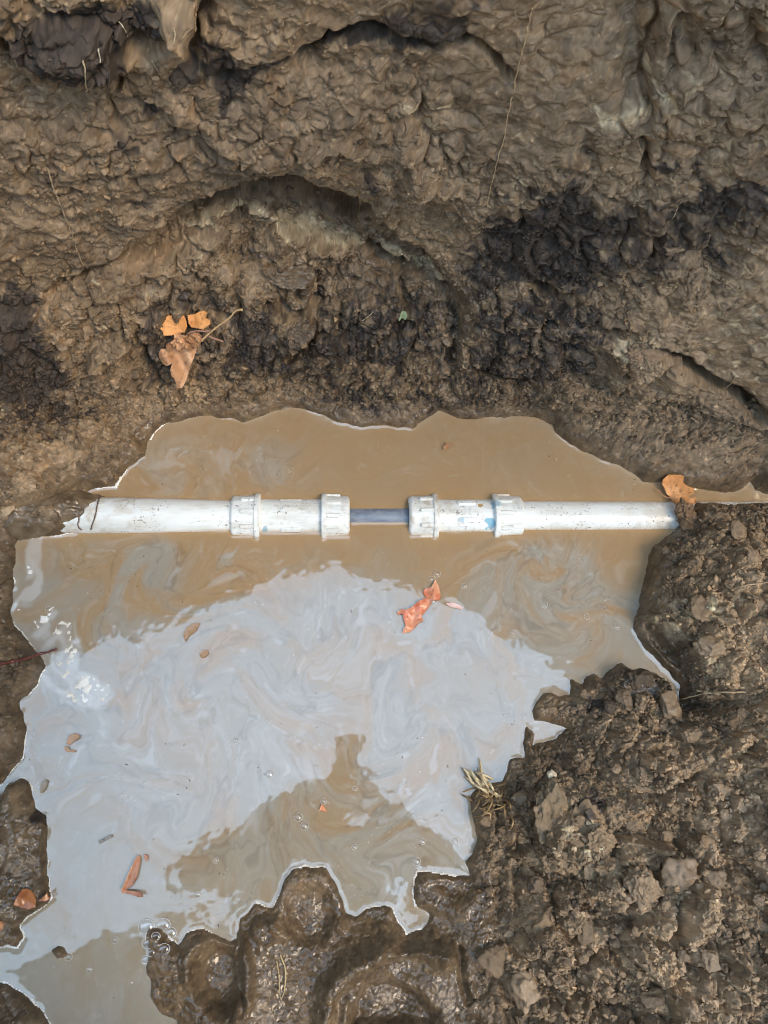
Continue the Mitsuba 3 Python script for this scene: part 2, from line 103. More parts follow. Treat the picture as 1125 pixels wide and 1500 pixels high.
  ["L","h",0.006,0.0095,1,[[-0.087,-0.2552],[-0.0923,-0.2346],[-0.0893,-0.2151],[-0.0759,-0.1977],[-0.0549,-0.1867],[-0.0342,-0.1877],[-0.013,-0.1987],[0.0001,-0.2172],[0.0057,-0.2397],[0.0,-0.258]]],
  ["L","h",0.026,0.0168,0.3,[[-0.0235,-0.3682],[-0.014,-0.3327],[0.0135,-0.3004],[0.0583,-0.2833],[0.1075,-0.2826],[0.1442,-0.2934]]],
  ["P","h",-0.035,0.0105,0.3,[[0.0138,-0.3763],[0.0184,-0.3448],[0.037,-0.3248],[0.0661,-0.3234],[0.1027,-0.3358],[0.1306,-0.362],[0.1324,-0.3843]]],
  ["L","h",0.012,0.0073,0.2,[[0.005,-0.3677],[0.0073,-0.3446],[0.0207,-0.3383]]],
  ["L","h",-0.015,0.0052,0.3,[[0.1669,-0.2822],[0.1677,-0.317],[0.174,-0.348]]],
  ["P","h",0.008,0.0084,1,[[-0.07,-0.2578],[-0.072,-0.2641],[-0.0783,-0.27],[-0.0899,-0.2736],[-0.1019,-0.273],[-0.1136,-0.27],[-0.12,-0.264],[-0.1242,-0.2573],[-0.1207,-0.2498],[-0.114,-0.2446],[-0.1028,-0.2407],[-0.0906,-0.2405],[-0.0794,-0.2448],[-0.0721,-0.2509]]],
  ["P","h",0.008,0.0084,1,[[0.1051,-0.263],[0.102,-0.2673],[0.0956,-0.2703],[0.084,-0.2707],[0.072,-0.27],[0.0617,-0.2667],[0.0545,-0.2628],[0.0535,-0.2577],[0.0544,-0.252],[0.0624,-0.2482],[0.0725,-0.2466],[0.0847,-0.2505],[0.096,-0.2528],[0.1022,-0.2579]]],
  ["P","h",-0.008,0.0084,1,[[0.1865,-0.2161],[0.1836,-0.2236],[0.1739,-0.2291],[0.161,-0.2338],[0.1447,-0.2339],[0.1322,-0.2293],[0.1236,-0.2232],[0.12,-0.216],[0.1242,-0.2083],[0.1328,-0.2025],[0.1482,-0.1989],[0.1624,-0.1992],[0.1756,-0.2039],[0.1857,-0.2098]]],
  ["L","h",-0.012,0.0063,1,[[-0.1442,-0.2754],[-0.1377,-0.311],[-0.1382,-0.348]]],
  ["P","clod",0.75,0.042,1,[[-0.1637,0.9208],[0.062,0.8557],[0.1989,0.8382],[0.4035,0.8786],[0.486,0.7925],[0.469,0.4923],[0.3127,0.5659],[-0.0838,0.5816],[-0.3247,0.5351],[-0.4169,0.6462],[-0.567,0.5749],[-0.5358,0.8784],[-0.3939,0.8292],[-0.3118,0.8039]]],
  ["P","clod",1.0,0.0262,1,[[0.5556,0.3837],[0.8177,0.3724],[0.5689,-0.4092],[0.2282,-0.4379],[0.2105,-0.2748],[0.1942,-0.1554],[0.2088,-0.078],[0.3123,0.011],[0.4417,0.109],[0.5478,0.0815],[0.4958,0.1657],[0.5214,0.2862]]],
  ["P","clod",0.7,0.0315,1,[[0.1847,0.9353],[0.2449,1.0428],[0.5532,1.1335],[0.6363,0.9881],[0.4968,0.8961],[0.2755,0.8155]]],
  ["P","clod",0.8,0.021,1,[[-0.3296,1.3144],[-0.2207,1.291],[-0.1555,1.246],[-0.2095,1.2173],[-0.2455,1.1834],[-0.3253,1.2084],[-0.3617,1.2432]]],
  ["P","clod",0.5,0.021,1,[[-0.1443,1.2298],[-0.1083,1.2417],[-0.0919,1.2109],[-0.114,1.152],[-0.1545,1.1398]]],
  ["P","clod",0.5,0.021,1,[[0.517,0.6956],[0.7679,0.6386],[0.8154,0.4142],[0.5355,0.466],[0.4269,0.4986]]],
  ["P","clod",0.55,0.0262,1,[[-0.0001,0.9234],[0.1797,0.9657],[0.1439,1.1755],[0.06,1.17]]],
  ["P","clod",0.6,0.0147,1,[[-0.5433,0.3055],[-0.5107,0.2008],[-0.4634,0.1139],[-0.4846,0.0333],[-0.5315,-0.0039],[-0.5877,0.2948]]],
  ["P","clod",0.55,0.0315,1,[[-0.5987,0.7106],[-0.4492,0.6524],[-0.336,0.522],[-0.348,0.4559],[-0.4104,0.4095],[-0.5154,0.3624],[-0.5859,0.3354]]],
  ["P","humus",0.5,0.042,1,[[-0.6098,0.6718],[-0.4432,0.6245],[-0.3935,0.5068],[-0.48,0.462],[-0.6147,0.4773]]],
  ["P","smooth",0.2,0.0315,1,[[-0.6262,0.5088],[-0.4376,0.5885],[-0.3295,0.5044],[-0.3599,0.4439],[-0.4116,0.4058],[-0.5154,0.3624],[-0.5859,0.3354]]],
  ["P","smooth",1.0,0.021,1,[[0.5143,0.8625],[0.5469,0.953],[0.6168,1.0253],[0.7507,0.7537],[0.6529,0.7439],[0.559,0.7904]]],
  ["P","smooth",0.8,0.0315,1,[[0.0649,1.3014],[0.2866,1.3161],[0.3374,1.184],[0.2507,1.0872],[0.1157,1.0901]]],
  ["P","smooth",0.7,0.0262,0.5,[[-0.1023,0.9124],[0.0411,0.8842],[0.0745,0.826],[-0.0637,0.8382]]],
  ["P","smooth",0.8,0.0126,1,[[0.492,0.1742],[0.5228,0.1561],[0.5479,0.1314],[0.5517,0.1036],[0.5459,0.0959],[0.5037,0.1443]]],
  ["P","smooth",0.9,0.0126,1,[[0.1974,0.7848],[0.234,0.7979],[0.2459,0.7047],[0.2209,0.6878]]],
  ["P","smooth",0.7,0.0315,1,[[-0.0449,1.296],[0.0512,1.3002],[0.0419,1.2356],[-0.0296,1.2116]]],
  ["P","smooth",0.8,0.0262,1,[[-0.294,-0.2523],[0.0198,-0.1809],[0.2002,-0.1909],[0.2514,-0.2306],[0.1805,-0.3077],[0.1799,-0.444],[-0.2724,-0.444]]],
  ["P","smooth",0.7,0.021,1,[[-0.5349,-0.0312],[-0.4546,-0.0365],[-0.4146,-0.2128],[-0.5338,-0.278]]],
  ["P","wet",1.0,0.0262,1,[[-0.294,-0.2523],[0.0203,-0.1733],[0.2001,-0.1805],[0.2514,-0.2306],[0.2177,-0.3072],[0.1965,-0.4431],[-0.2724,-0.444]]],
  ["P","wet",0.8,0.021,1,[[-0.5349,-0.0312],[-0.4546,-0.0365],[-0.4146,-0.2128],[-0.5338,-0.278]]],
  ["P","wet",0.55,0.0315,1,[[-0.1013,0.8847],[0.0617,0.8615],[0.0651,0.8128],[-0.084,0.8341]]],
  ["P","wet",0.6,0.0158,1,[[0.4919,0.0671],[0.4842,0.0543],[0.4689,0.0429],[0.4526,0.0378],[0.4368,0.0385],[0.4229,0.0449],[0.4145,0.0551],[0.4162,0.0708],[0.426,0.084],[0.4379,0.0959],[0.4555,0.102],[0.4796,0.102],[0.4923,0.0959],[0.4956,0.0829]]],
  ["P","wet",0.8,0.0158,1,[[-0.528,-0.306],[-0.4444,-0.3183],[-0.384,-0.3839],[-0.4892,-0.4221]]],
  ["P","wet",0.8,0.0126,1,[[0.492,0.1742],[0.5228,0.1561],[0.5479,0.1314],[0.5559,0.0787],[0.539,0.0479],[0.5037,0.1443]]],
  ["P","wet",0.5,0.021,1,[[0.3064,0.0728],[0.3856,0.0944],[0.3777,-0.0004],[0.2846,-0.03]]],
  ["P","wet",0.45,0.0315,1,[[0.1942,-0.1554],[0.295,-0.078],[0.374,-0.1985],[0.2767,-0.3006],[0.1917,-0.2919]]],
  ["P","wet",0.35,0.0525,1,[[-0.1729,0.8699],[0.1989,0.8382],[0.3898,0.8565],[0.4677,0.5132],[-0.0839,0.5727],[-0.3247,0.5351],[-0.3118,0.8039]]],
  ["P","humus",1.0,0.0147,1,[[-0.3113,1.2677],[-0.2847,1.2635],[-0.2433,1.2753],[-0.1781,1.2617],[-0.1645,1.2385],[-0.2204,1.2254],[-0.2398,1.1937],[-0.2707,1.1911],[-0.3166,1.2155],[-0.3297,1.2242]]],
  ["P","humus",0.95,0.0084,1,[[-0.1482,1.1863],[-0.1501,1.1819],[-0.1559,1.1761],[-0.1622,1.1755],[-0.1686,1.1754],[-0.1745,1.1767],[-0.1796,1.1821],[-0.1797,1.188],[-0.1754,1.1934],[-0.1711,1.1971],[-0.1638,1.1994],[-0.1567,1.1995],[-0.1516,1.1965],[-0.1488,1.192]]],
  ["P","humus",0.9,0.0084,1,[[-0.1987,1.1445],[-0.2007,1.1399],[-0.2043,1.1373],[-0.2096,1.1346],[-0.2142,1.1354],[-0.2166,1.1391],[-0.2199,1.1411],[-0.2195,1.1455],[-0.2171,1.1494],[-0.2145,1.1518],[-0.2099,1.1522],[-0.2043,1.152],[-0.2012,1.1507],[-0.1986,1.1465]]],
  ["P","humus",0.95,0.0105,1,[[-0.1378,1.236],[-0.1197,1.2167],[-0.1083,1.1948],[-0.0848,1.2064],[-0.0506,1.2033],[-0.0658,1.1942],[-0.0954,1.1835],[-0.1052,1.1531],[-0.1319,1.1343],[-0.1438,1.1582],[-0.144,1.2049]]],
  ["L","humus",1.0,0.0115,1,[[-0.0506,1.2033],[-0.0357,1.2069],[-0.0141,1.2134],[0.0131,1.2292],[0.0481,1.2358],[0.0904,1.2301]]],
  ["P","humus",0.7,0.0189,1,[[0.0408,1.2648],[0.1267,1.2712],[0.1428,1.2252],[0.102,1.206],[0.0445,1.2193]]],
  ["L","humus",0.8,0.0084,1,[[0.0537,1.217],[0.1017,1.2115],[0.1435,1.224]]],
  ["P","humus",0.9,0.0231,1,[[0.248,1.0437],[0.2958,1.0729],[0.3211,1.0213],[0.3586,1.0174],[0.3658,0.9405],[0.3959,0.9066],[0.3585,0.8611],[0.27,0.8397],[0.204,0.804],[0.1864,0.8572],[0.2132,0.9337],[0.2466,0.9922]]],
  ["P","humus",0.9,0.0147,1,[[0.4206,1.1156],[0.4637,1.0918],[0.5043,1.1159],[0.5304,1.068],[0.5009,1.0687],[0.4963,1.0265],[0.4441,1.0621]]],
  ["P","humus",0.8,0.0126,1,[[0.3335,1.0111],[0.4563,1.0141],[0.4652,0.9958],[0.4065,0.9841],[0.3613,0.9793]]],
  ["L","humus",0.9,0.0095,1,[[0.4978,0.9845],[0.5214,0.9629]]],
  ["P","humus",0.7,0.0147,1,[[0.4049,1.1152],[0.4039,1.1102],[0.3987,1.1051],[0.3894,1.1],[0.378,1.0979],[0.3661,1.0975],[0.3583,1.0979],[0.3537,1.1016],[0.3544,1.1059],[0.3601,1.1103],[0.3713,1.1159],[0.3824,1.1179],[0.3926,1.1194],[0.4015,1.1172]]],
  ["L","humus",0.9,0.0095,1,[[0.0422,1.0229],[0.0505,1.0006]]],
  ["P","humus",0.9,0.0231,1,[[-0.5287,0.8462],[-0.4556,0.8469],[-0.4543,0.7905],[-0.438,0.6491],[-0.4987,0.6003],[-0.5997,0.6313]]],
  ["P","humus",0.6,0.0367,1,[[-0.0,0.792],[0.066,0.7804],[0.1681,0.7613],[0.1653,0.6454],[-0.0238,0.6192],[-0.0683,0.6954]]],
  ["P","humus",0.7,0.021,1,[[-0.1859,0.7676],[-0.1097,0.7621],[-0.0923,0.6466],[-0.1965,0.6256]]],
  ["P","humus",0.55,0.0315,1,[[0.2034,0.8157],[0.3898,0.8565],[0.4239,0.7237],[0.3518,0.6201],[0.2222,0.6302]]],
  ["P","humus",0.8,0.0084,1,[[-0.4321,-0.0961],[-0.432,-0.1019],[-0.4332,-0.1053],[-0.4375,-0.1066],[-0.4397,-0.1066],[-0.4442,-0.103],[-0.4488,-0.0995],[-0.4502,-0.0958],[-0.4516,-0.0903],[-0.4506,-0.0881],[-0.4493,-0.0844],[-0.4438,-0.0846],[-0.4385,-0.0889],[-0.4354,-0.0914]]],
  ["P","humus",0.6,0.0147,1,[[-0.2457,1.0934],[-0.2476,1.0895],[-0.252,1.0858],[-0.2575,1.0825],[-0.2618,1.0835],[-0.2647,1.0864],[-0.2666,1.092],[-0.2654,1.0976],[-0.264,1.1038],[-0.2591,1.1073],[-0.2543,1.1088],[-0.2504,1.1079],[-0.2462,1.1042],[-0.2456,1.0989]]],
  ["P","humus",0.6,0.0147,1,[[-0.2463,0.9912],[-0.2496,0.9863],[-0.2537,0.9829],[-0.2599,0.9808],[-0.2659,0.9819],[-0.2703,0.9847],[-0.2739,0.99],[-0.2735,0.996],[-0.27,1.002],[-0.2649,1.0059],[-0.259,1.0074],[-0.2534,1.0064],[-0.2495,1.0027],[-0.2462,0.997]]],
  ["P","humus",0.6,0.0147,1,[[-0.3575,1.0706],[-0.3361,1.0859],[-0.3362,1.062],[-0.3544,1.046]]],
  ["P","humus",0.6,0.0126,1,[[0.3838,-0.0962],[0.379,-0.1049],[0.3716,-0.1107],[0.36,-0.114],[0.3483,-0.1139],[0.3409,-0.1097],[0.3354,-0.1031],[0.3349,-0.0961],[0.3369,-0.0892],[0.3456,-0.0822],[0.355,-0.0782],[0.3661,-0.0781],[0.3753,-0.0826],[0.3814,-0.0893]]],
  ["P","humus",0.22,0.063,1,[[0.2729,-0.1959],[0.5472,-0.1705],[0.5172,-0.341],[0.2708,-0.3637]]],
  ["P","humus",0.7,0.0105,1,[[0.4131,0.0429],[0.408,0.036],[0.4018,0.0298],[0.393,0.0257],[0.3845,0.0255],[0.378,0.03],[0.3721,0.0362],[0.3721,0.0448],[0.3769,0.0536],[0.3832,0.0598],[0.3905,0.062],[0.401,0.0619],[0.4083,0.0594],[0.4136,0.0527]]],
  ["P","humus",0.5,0.0126,1,[[0.5464,0.0701],[0.5391,0.0542],[0.5207,0.0429],[0.5096,0.0366],[0.5017,0.0368],[0.4976,0.0425],[0.4973,0.0541],[0.4989,0.0668],[0.5118,0.0837],[0.5278,0.0954],[0.5338,0.1019],[0.537,0.1008],[0.5408,0.0955],[0.546,0.084]]],
  ["P","humus",0.5,0.0168,1,[[-0.3082,0.8157],[-0.1852,0.779],[-0.2073,0.6265],[-0.3307,0.622]]],
  ["P","humus",0.44,0.042,1,[[0.1761,0.9794],[0.2412,1.0536],[0.3539,1.0302],[0.4241,1.0904],[0.5501,1.141],[0.5901,1.0721],[0.516,1.0201],[0.4755,0.9497],[0.408,0.8639],[0.2755,0.8155],[0.191,0.8333]]],
  ["P","humus",0.38,0.042,1,[[-0.1831,0.7911],[-0.0323,0.8045],[0.1678,0.774],[0.2225,0.7431],[0.3796,0.8131],[0.4311,0.6944],[0.238,0.5827],[-0.083,0.6068],[-0.1965,0.6256]]],
  ["L","humus",0.9,0.0095,1,[[-0.1393,1.2207],[-0.1246,1.1867],[-0.1074,1.1524]]],
  ["L","humus",0.8,0.0105,1,[[-0.0425,1.2],[-0.0,1.2179],[0.0483,1.2304],[0.0999,1.2228],[0.1435,1.224]]],
  ["P","wet",0.5,0.0262,1,[[-0.3121,0.5765],[-0.1965,0.6256],[0.0711,0.6089],[0.3022,0.6431],[0.4677,0.5132],[0.5439,0.4378],[0.457,0.4693],[0.3367,0.5672],[0.0718,0.5321],[-0.1199,0.5643]]],
  ["P","humus",0.42,0.0262,1,[[-0.0934,0.6211],[0.0714,0.6186],[0.2344,0.6198],[0.3543,0.6006],[0.2405,0.553],[0.0718,0.535],[-0.0719,0.572]]],
  ["L","pale",1.0,0.0084,1,[[-0.2289,0.8826],[-0.197,0.8976],[-0.1568,0.9004]]],
  ["L","pale",0.9,0.0073,1,[[-0.1525,0.9012],[-0.1248,0.8978],[-0.1114,0.8797]]],
  ["L","pale",1.0,0.0105,1,[[-0.1155,0.8805],[-0.072,0.8657],[-0.0,0.846],[0.0363,0.8344]]],
  ["L","pale",1.0,0.0115,1,[[0.0643,0.8341],[0.0967,0.8129],[0.1533,0.799]]],
  ["L","pale",0.8,0.0084,1,[[0.078,1.14],[0.11,1.1371],[0.1225,1.1334]]],
  ["L","pale",0.9,0.0063,1,[[0.1031,1.1119],[0.1199,1.0982]]],
  ["L","pale",0.9,0.0105,1,[[0.294,1.158],[0.3131,1.1572],[0.3383,1.1729]]],
  ["L","pale",0.8,0.0095,1,[[0.3243,1.2065],[0.3439,1.1956],[0.3598,1.1942]]],
  ["P","pale",0.6,0.0105,1,[[0.3867,1.2296],[0.3878,1.2239],[0.384,1.2181],[0.3774,1.2142],[0.3681,1.2124],[0.3599,1.2121],[0.3527,1.2153],[0.3483,1.2189],[0.3481,1.2243],[0.3528,1.2303],[0.3591,1.2349],[0.3662,1.2362],[0.3763,1.236],[0.3831,1.2336]]],
  ["P","pale",0.4,0.021,1,[[0.2033,1.1153],[0.2417,1.1195],[0.2581,1.0204],[0.2085,1.0055]]],
  ["P","pale",0.35,0.021,1,[[-0.0213,0.8464],[0.0631,0.8461],[0.0703,0.8194],[-0.022,0.8224]]],
  ["P","pale",0.4,0.0315,1,[[-0.2093,0.9341],[-0.1321,0.9489],[-0.132,0.876],[-0.2372,0.8328]]],
  ["L","pale",0.5,0.0105,1,[[-0.3006,0.8032],[-0.2043,0.8508]]],
  ["P","pale",0.6,0.0147,1,[[0.5093,0.7973],[0.5042,0.7861],[0.492,0.7783],[0.4732,0.7731],[0.4506,0.7712],[0.432,0.7737],[0.4197,0.7799],[0.4139,0.79],[0.4181,0.8006],[0.4311,0.8102],[0.4489,0.8168],[0.4682,0.8202],[0.4868,0.8161],[0.5028,0.8083]]],
  ["P","pale",0.6,0.0105,1,[[0.5103,0.2201],[0.5689,0.1927],[0.5765,0.1623],[0.525,0.1658]]],
  ["L","pale",0.7,0.0084,1,[[0.4978,0.1816],[0.5367,0.145],[0.5591,0.1431]]],
  ["P","pale",0.5,0.0147,1,[[0.376,-0.1401],[0.3664,-0.1557],[0.3539,-0.1677],[0.336,-0.174],[0.3178,-0.1742],[0.3002,-0.168],[0.2892,-0.1562],[0.2875,-0.1412],[0.294,-0.126],[0.3068,-0.1136],[0.3264,-0.1067],[0.3477,-0.1068],[0.3657,-0.1139],[0.3756,-0.1259]]],
  ["P","pale",0.5,0.0147,1,[[0.4135,-0.185],[0.4081,-0.1921],[0.4,-0.1997],[0.3884,-0.2044],[0.3747,-0.2054],[0.3628,-0.2024],[0.355,-0.1961],[0.3539,-0.1861],[0.3584,-0.1785],[0.3683,-0.1711],[0.3828,-0.1675],[0.3961,-0.1678],[0.4077,-0.1696],[0.4138,-0.1756]]],
  ["P","pale",0.45,0.0126,1,[[0.605,0.1013],[0.6006,0.0898],[0.5936,0.08],[0.5827,0.0764],[0.5733,0.0772],[0.5644,0.0834],[0.5583,0.0921],[0.5555,0.1038],[0.5572,0.1147],[0.5619,0.124],[0.5709,0.1273],[0.5821,0.1262],[0.5939,0.1204],[0.601,0.1128]]],
  ["P","pale",0.5,0.0084,1,[[0.5818,-0.0542],[0.5758,-0.078],[0.57,-0.096],[0.5648,-0.1069],[0.5627,-0.1063],[0.5613,-0.0965],[0.5624,-0.078],[0.564,-0.0541],[0.5704,-0.0306],[0.5819,-0.0121],[0.5911,-0.0016],[0.5945,-0.0014],[0.5938,-0.0121],[0.5877,-0.0307]]],
  ["P","pale",0.4,0.0315,1,[[0.5143,0.8625],[0.5512,0.9435],[0.6217,1.0151],[0.7454,0.7651],[0.6484,0.7504],[0.559,0.7904]]],
  ["P","pale",0.3,0.0315,1,[[-0.3947,0.7919],[-0.3238,0.7927],[-0.3557,0.5775],[-0.422,0.6132]]],
  ["L","pale",0.7,0.0052,1,[[-0.5345,0.362],[-0.5288,0.3556]]],
  ["L","pale",0.6,0.0063,1,[[-0.3669,0.8565],[-0.3513,0.8442]]],
 ],
}

# ---------------------------------------------------------------- the base sheet of the pit: (u, t) -> a point
# u runs along the trench, t is the arc length of the profile: flat floor (t = Y), rubble slope, wall, rim, grade
_prof = np.array([(-400., 0.), (-40., 0.), (-4., 0.), (-1., 0.), (.575, 0.), (.64, .07), (.705, .26), (.708, .42), (.695, .75), (.66, 1.6), (.80, 1.68), (1.6, 1.70), (6., 1.7), (40., 1.7), (400., 1.7)])
_pl = np.concatenate([[0], np.cumsum(np.hypot(*np.diff(_prof, axis=0).T))])
_pl = _pl - _pl[4] + .575                                   # t equals Y on the floor
_tt = np.arange(-1.0, 3.0, .004)
_yy, _zz = np.interp(_tt, _pl, _prof[:, 0]), np.interp(_tt, _pl, _prof[:, 1])
_k = np.exp(-.5 * (np.arange(-20, 21) * .004 / .018) ** 2); _k /= _k.sum()
_yy[20:-20], _zz[20:-20] = np.convolve(_yy, _k, 'valid'), np.convolve(_zz, _k, 'valid')
_dy, _dz = np.gradient(_yy, .004), np.gradient(_zz, .004)
_dl = np.hypot(_dy, _dz); _dy, _dz = _dy / _dl, _dz / _dl
RIM_U = np.array([-6, -1.9, -1.5, -1.0, -.55, -.3, -.05, .2, .45, .7, .95, 1.3, 2.0, 6])
RIM_Y = np.array([.30, .33, .36, .36, .49, .60, .68, .61, .52, .36, .25, .18, .1, .1])


def smst(a, b, x):
    q = np.clip((x - a) / (b - a), 0, 1)
    return q * q * (3 - 2 * q)


def base(u, t):
    y = np.where(t < -.99, np.interp(t, _pl, _prof[:, 0]), np.where(t > 2.98, np.interp(t, _pl, _prof[:, 0]), np.interp(t, _tt, _yy)))
    z = np.where(t > 2.98, np.interp(t, _pl, _prof[:, 1]), np.interp(t, _tt, _zz))
    uc = np.clip(u, -1.2, 1.2)
    shift = -.22 * uc * uc * smst(.5, .72, t)               # the far face is a shallow hollow
    rim = np.interp(u, RIM_U, RIM_Y) - (.66 - .22 * uc * uc)
    shift = shift + rim * smst(.75, 1.6, z)
    up = smst(1.35, 3.6, np.abs(u)) * (1 - smst(.2, .9, t)) * 1.65 + smst(1.0, 4.2, -t) * 1.65 * (1 - smst(1.35, 3.6, np.abs(u)))   # the dug floor ramps up to grade
    n = np.stack([np.zeros_like(u + t), -np.interp(t, _tt, _dz, 0, 0), np.interp(t, _tt, _dy, 1, 1)], -1)
    return np.stack([u + 0 * t, y + shift, z + up], -1), n


def shepard(u, t, pts, r=.05):
    num = den = 0
    for (a, b, h) in pts:
        w = 1 / ((u - a) ** 2 + (t - b) ** 2 + r * r) ** 2
        num, den = num + w * h, den + w
    return num / den


def poly_sd(u, t, poly):
    """Signed distance to a closed polygon, positive inside."""
    p = np.asarray(poly, float); q = np.roll(p, -1, 0)
    d2 = np.full(u.shape, 1e9); ins = np.zeros(u.shape, bool)
    for (ax, ay), (bx, by) in zip(p, q):
        ex, ey = bx - ax, by - ay
        wx, wy = u - ax, t - ay
        k = np.clip((wx * ex + wy * ey) / (ex * ex + ey * ey + 1e-18), 0, 1)
        np.minimum(d2, (wx - k * ex) ** 2 + (wy - k * ey) ** 2, out=d2)
        if ay != by:
            ins ^= ((ay > t) != (by > t)) & (u < ex * (t - ay) / (by - ay) + ax)
    d = np.sqrt(d2)
    return np.where(ins, d, -d)


def line_d(u, t, line):
    p = np.asarray(line, float)
    d2 = np.full(u.shape, 1e9)
    for (ax, ay), (bx, by) in zip(p[:-1], p[1:]):
        ex, ey = bx - ax, by - ay
        wx, wy = u - ax, t - ay
        k = np.clip((wx * ex + wy * ey) / (ex * ex + ey * ey + 1e-18), 0, 1)
        np.minimum(d2, (wx - k * ex) ** 2 + (wy - k * ey) ** 2, out=d2)
    return np.sqrt(d2)


def coarse_h(u, t, sd):
    """Large-scale displacement along the sheet's normal; sd = distance outside the water."""
    h = shepard(u, t, DATA['ctrl'])
    rise = 1 - np.exp(-np.maximum(sd, 0) / .03)
    land = .004 + rise * np.maximum(h, .004)
    floor = np.where(sd > 0, np.minimum(sd * .9, .004) + land - .004, -np.minimum(-sd * .55, .07))
    k = smst(.57, .66, t)
    return floor * (1 - k) + (h * rise) * k

FINE = .0013
POOL = ThreadPoolExecutor(4)


def chunked(fn, *arrs):
    """Runs a vectorised function over the rows of its arrays on four threads."""
    n = len(arrs[0]); cuts = np.linspace(0, n, 17).astype(int)
    out = list(POOL.map(lambda ab: fn(*[a[ab[0]:ab[1]] for a in arrs]), zip(cuts[:-1], cuts[1:])))
    return np.concatenate(out, 0)


def vnoise(p, s, seed=0):
    """Value noise in [-1, 1] at the points p (n, 3), feature size s metres."""
    def f(q):
        q = (q / s + 500.37 + seed * 7.31).astype(np.float32) if np.isscalar(s) else (q / np.asarray(s) + 500.37 + seed * 7.31).astype(np.float32)
        i = np.floor(q).astype(np.int64); t = q - i; t = t * t * t * (t * (t * 6 - 15) + 10)
        i = i.astype(np.uint32)
        b0 = i[:, 0] * np.uint32(374761393) + i[:, 1] * np.uint32(668265263) + i[:, 2] * np.uint32(2147483647) + np.uint32(seed * 144665)
        out = np.zeros(len(q), np.float32)
        for a, b, c in np.ndindex(2, 2, 2):
            h = b0 + np.uint32((a * 374761393 + b * 668265263 + c * 2147483647) & 0xFFFFFFFF)
            h = (h ^ (h >> np.uint32(13))) * np.uint32(1274126177); h = h ^ (h >> np.uint32(16))
            w = (t[:, 0] if a else 1 - t[:, 0]) * (t[:, 1] if b else 1 - t[:, 1]) * (t[:, 2] if c else 1 - t[:, 2])
            out += (h & np.uint32(0xFFFFFF)).astype(np.float32) * w
        return out * np.float32(2 / 16777215.) - 1
    return chunked(f, p)


def vfbm(p, s, octaves=4, seed=0, gain=.5):
    s = np.asarray(s, float)
    return sum(gain ** k * vnoise(p, (s / 2 ** k) if s.ndim else float(s / 2 ** k), seed + k) for k in range(octaves)) / sum(gain ** k for k in range(octaves))


def grid_look(field, u0, t0, step, u, t):
    return map_coordinates(field, [(u - u0) / step, (t - t0) / step], order=1, mode='nearest')


# ---------------------------------------------------------------- the waterline, as a distance field in the floor plane (positive on land)
SU0, ST0, SS = -.75, -.70, .0025
_u, _t = np.meshgrid(np.arange(SU0, .95, SS), np.arange(ST0, .75, SS), indexing='ij')
_p3 = np.stack([_u.ravel(), _t.ravel(), 0 * _u.ravel()], 1)
_p3 = _p3 + 0
_wu, _wt = (vfbm(_p3, .026, 3, 40) * .006).reshape(_u.shape), (vfbm(_p3, .026, 3, 44) * .006).reshape(_u.shape)
_wu += (vnoise(_p3, .006, 48) * .0010).reshape(_u.shape); _wt += (vnoise(_p3, .006, 49) * .0010).reshape(_u.shape)
SD = -chunked(lambda a, b: poly_sd(a, b, DATA['shore']), (_u + _wu).ravel(), (_t + _wt).ravel()).reshape(_u.shape)
for isl in DATA['islands']:
    SD = np.maximum(SD, poly_sd(_u + _wu, _t + _wt, isl))


def shore_sd(u, t):
    s = grid_look(SD, SU0, ST0, SS, u, t)
    out = np.maximum(np.maximum(SU0 - u, u - .94), np.maximum(ST0 - t, t - .74))
    return np.where(out > 0, np.maximum(s, 0) + np.maximum(out, 0) + .05, s)


# ---------------------------------------------------------------- terrain
def axis(lo, hi, outer_lo, outer_hi, g=1.12):
    mid = np.arange(lo, hi, FINE)
    def grow(a, end):
        s, x, step = [], a, FINE * 1.5
        while x < end:
            step = min(step * g, .30 * (1 + (x - a)) if x - a > 1.5 else .012 if x - a < .9 else .05)
            x += step; s.append(x)
        return np.array(s)
    return np.concatenate([-grow(-lo, -outer_lo)[::-1], mid, grow(mid[-1], outer_hi)])


GU, GT = axis(-.60, .78, -380, 380), axis(-.45, 1.40, -380, 380)
NU, NT = len(GU), len(GT)
gu, gt = np.meshgrid(GU, GT, indexing='ij')
gu, gt = gu.ravel(), gt.ravel()
gsd = shore_sd(gu, gt)
fine = (gu > -.62) & (gu < .80) & (gt > -.47) & (gt < 1.45)


def coarse_at(u, t, sd):
    """coarse_h through a 1 cm table of the height control points."""
    global _ctab
    try:
        _ctab
    except NameError:
        a, b = np.meshgrid(np.arange(-1.2, 1.4, .01), np.arange(-1., 1.7, .01), indexing='ij')
        _ctab = shepard(a, b, DATA['ctrl'])
    h = grid_look(_ctab, -1.2, -1., .01, u, t)
    rise = 1 - np.exp(-np.maximum(sd, 0) / .03)
    flat = np.where(sd > 0, np.minimum(sd * .9, .004) + rise * np.maximum(h, .004), -np.minimum(-sd * .55, .07))
    k = smst(.57, .66, t)
    return flat * (1 - k) + h * rise * k


B, N = base(gu, gt)
hc = coarse_at(gu, gt, gsd)
P1 = B + N * hc[:, None]
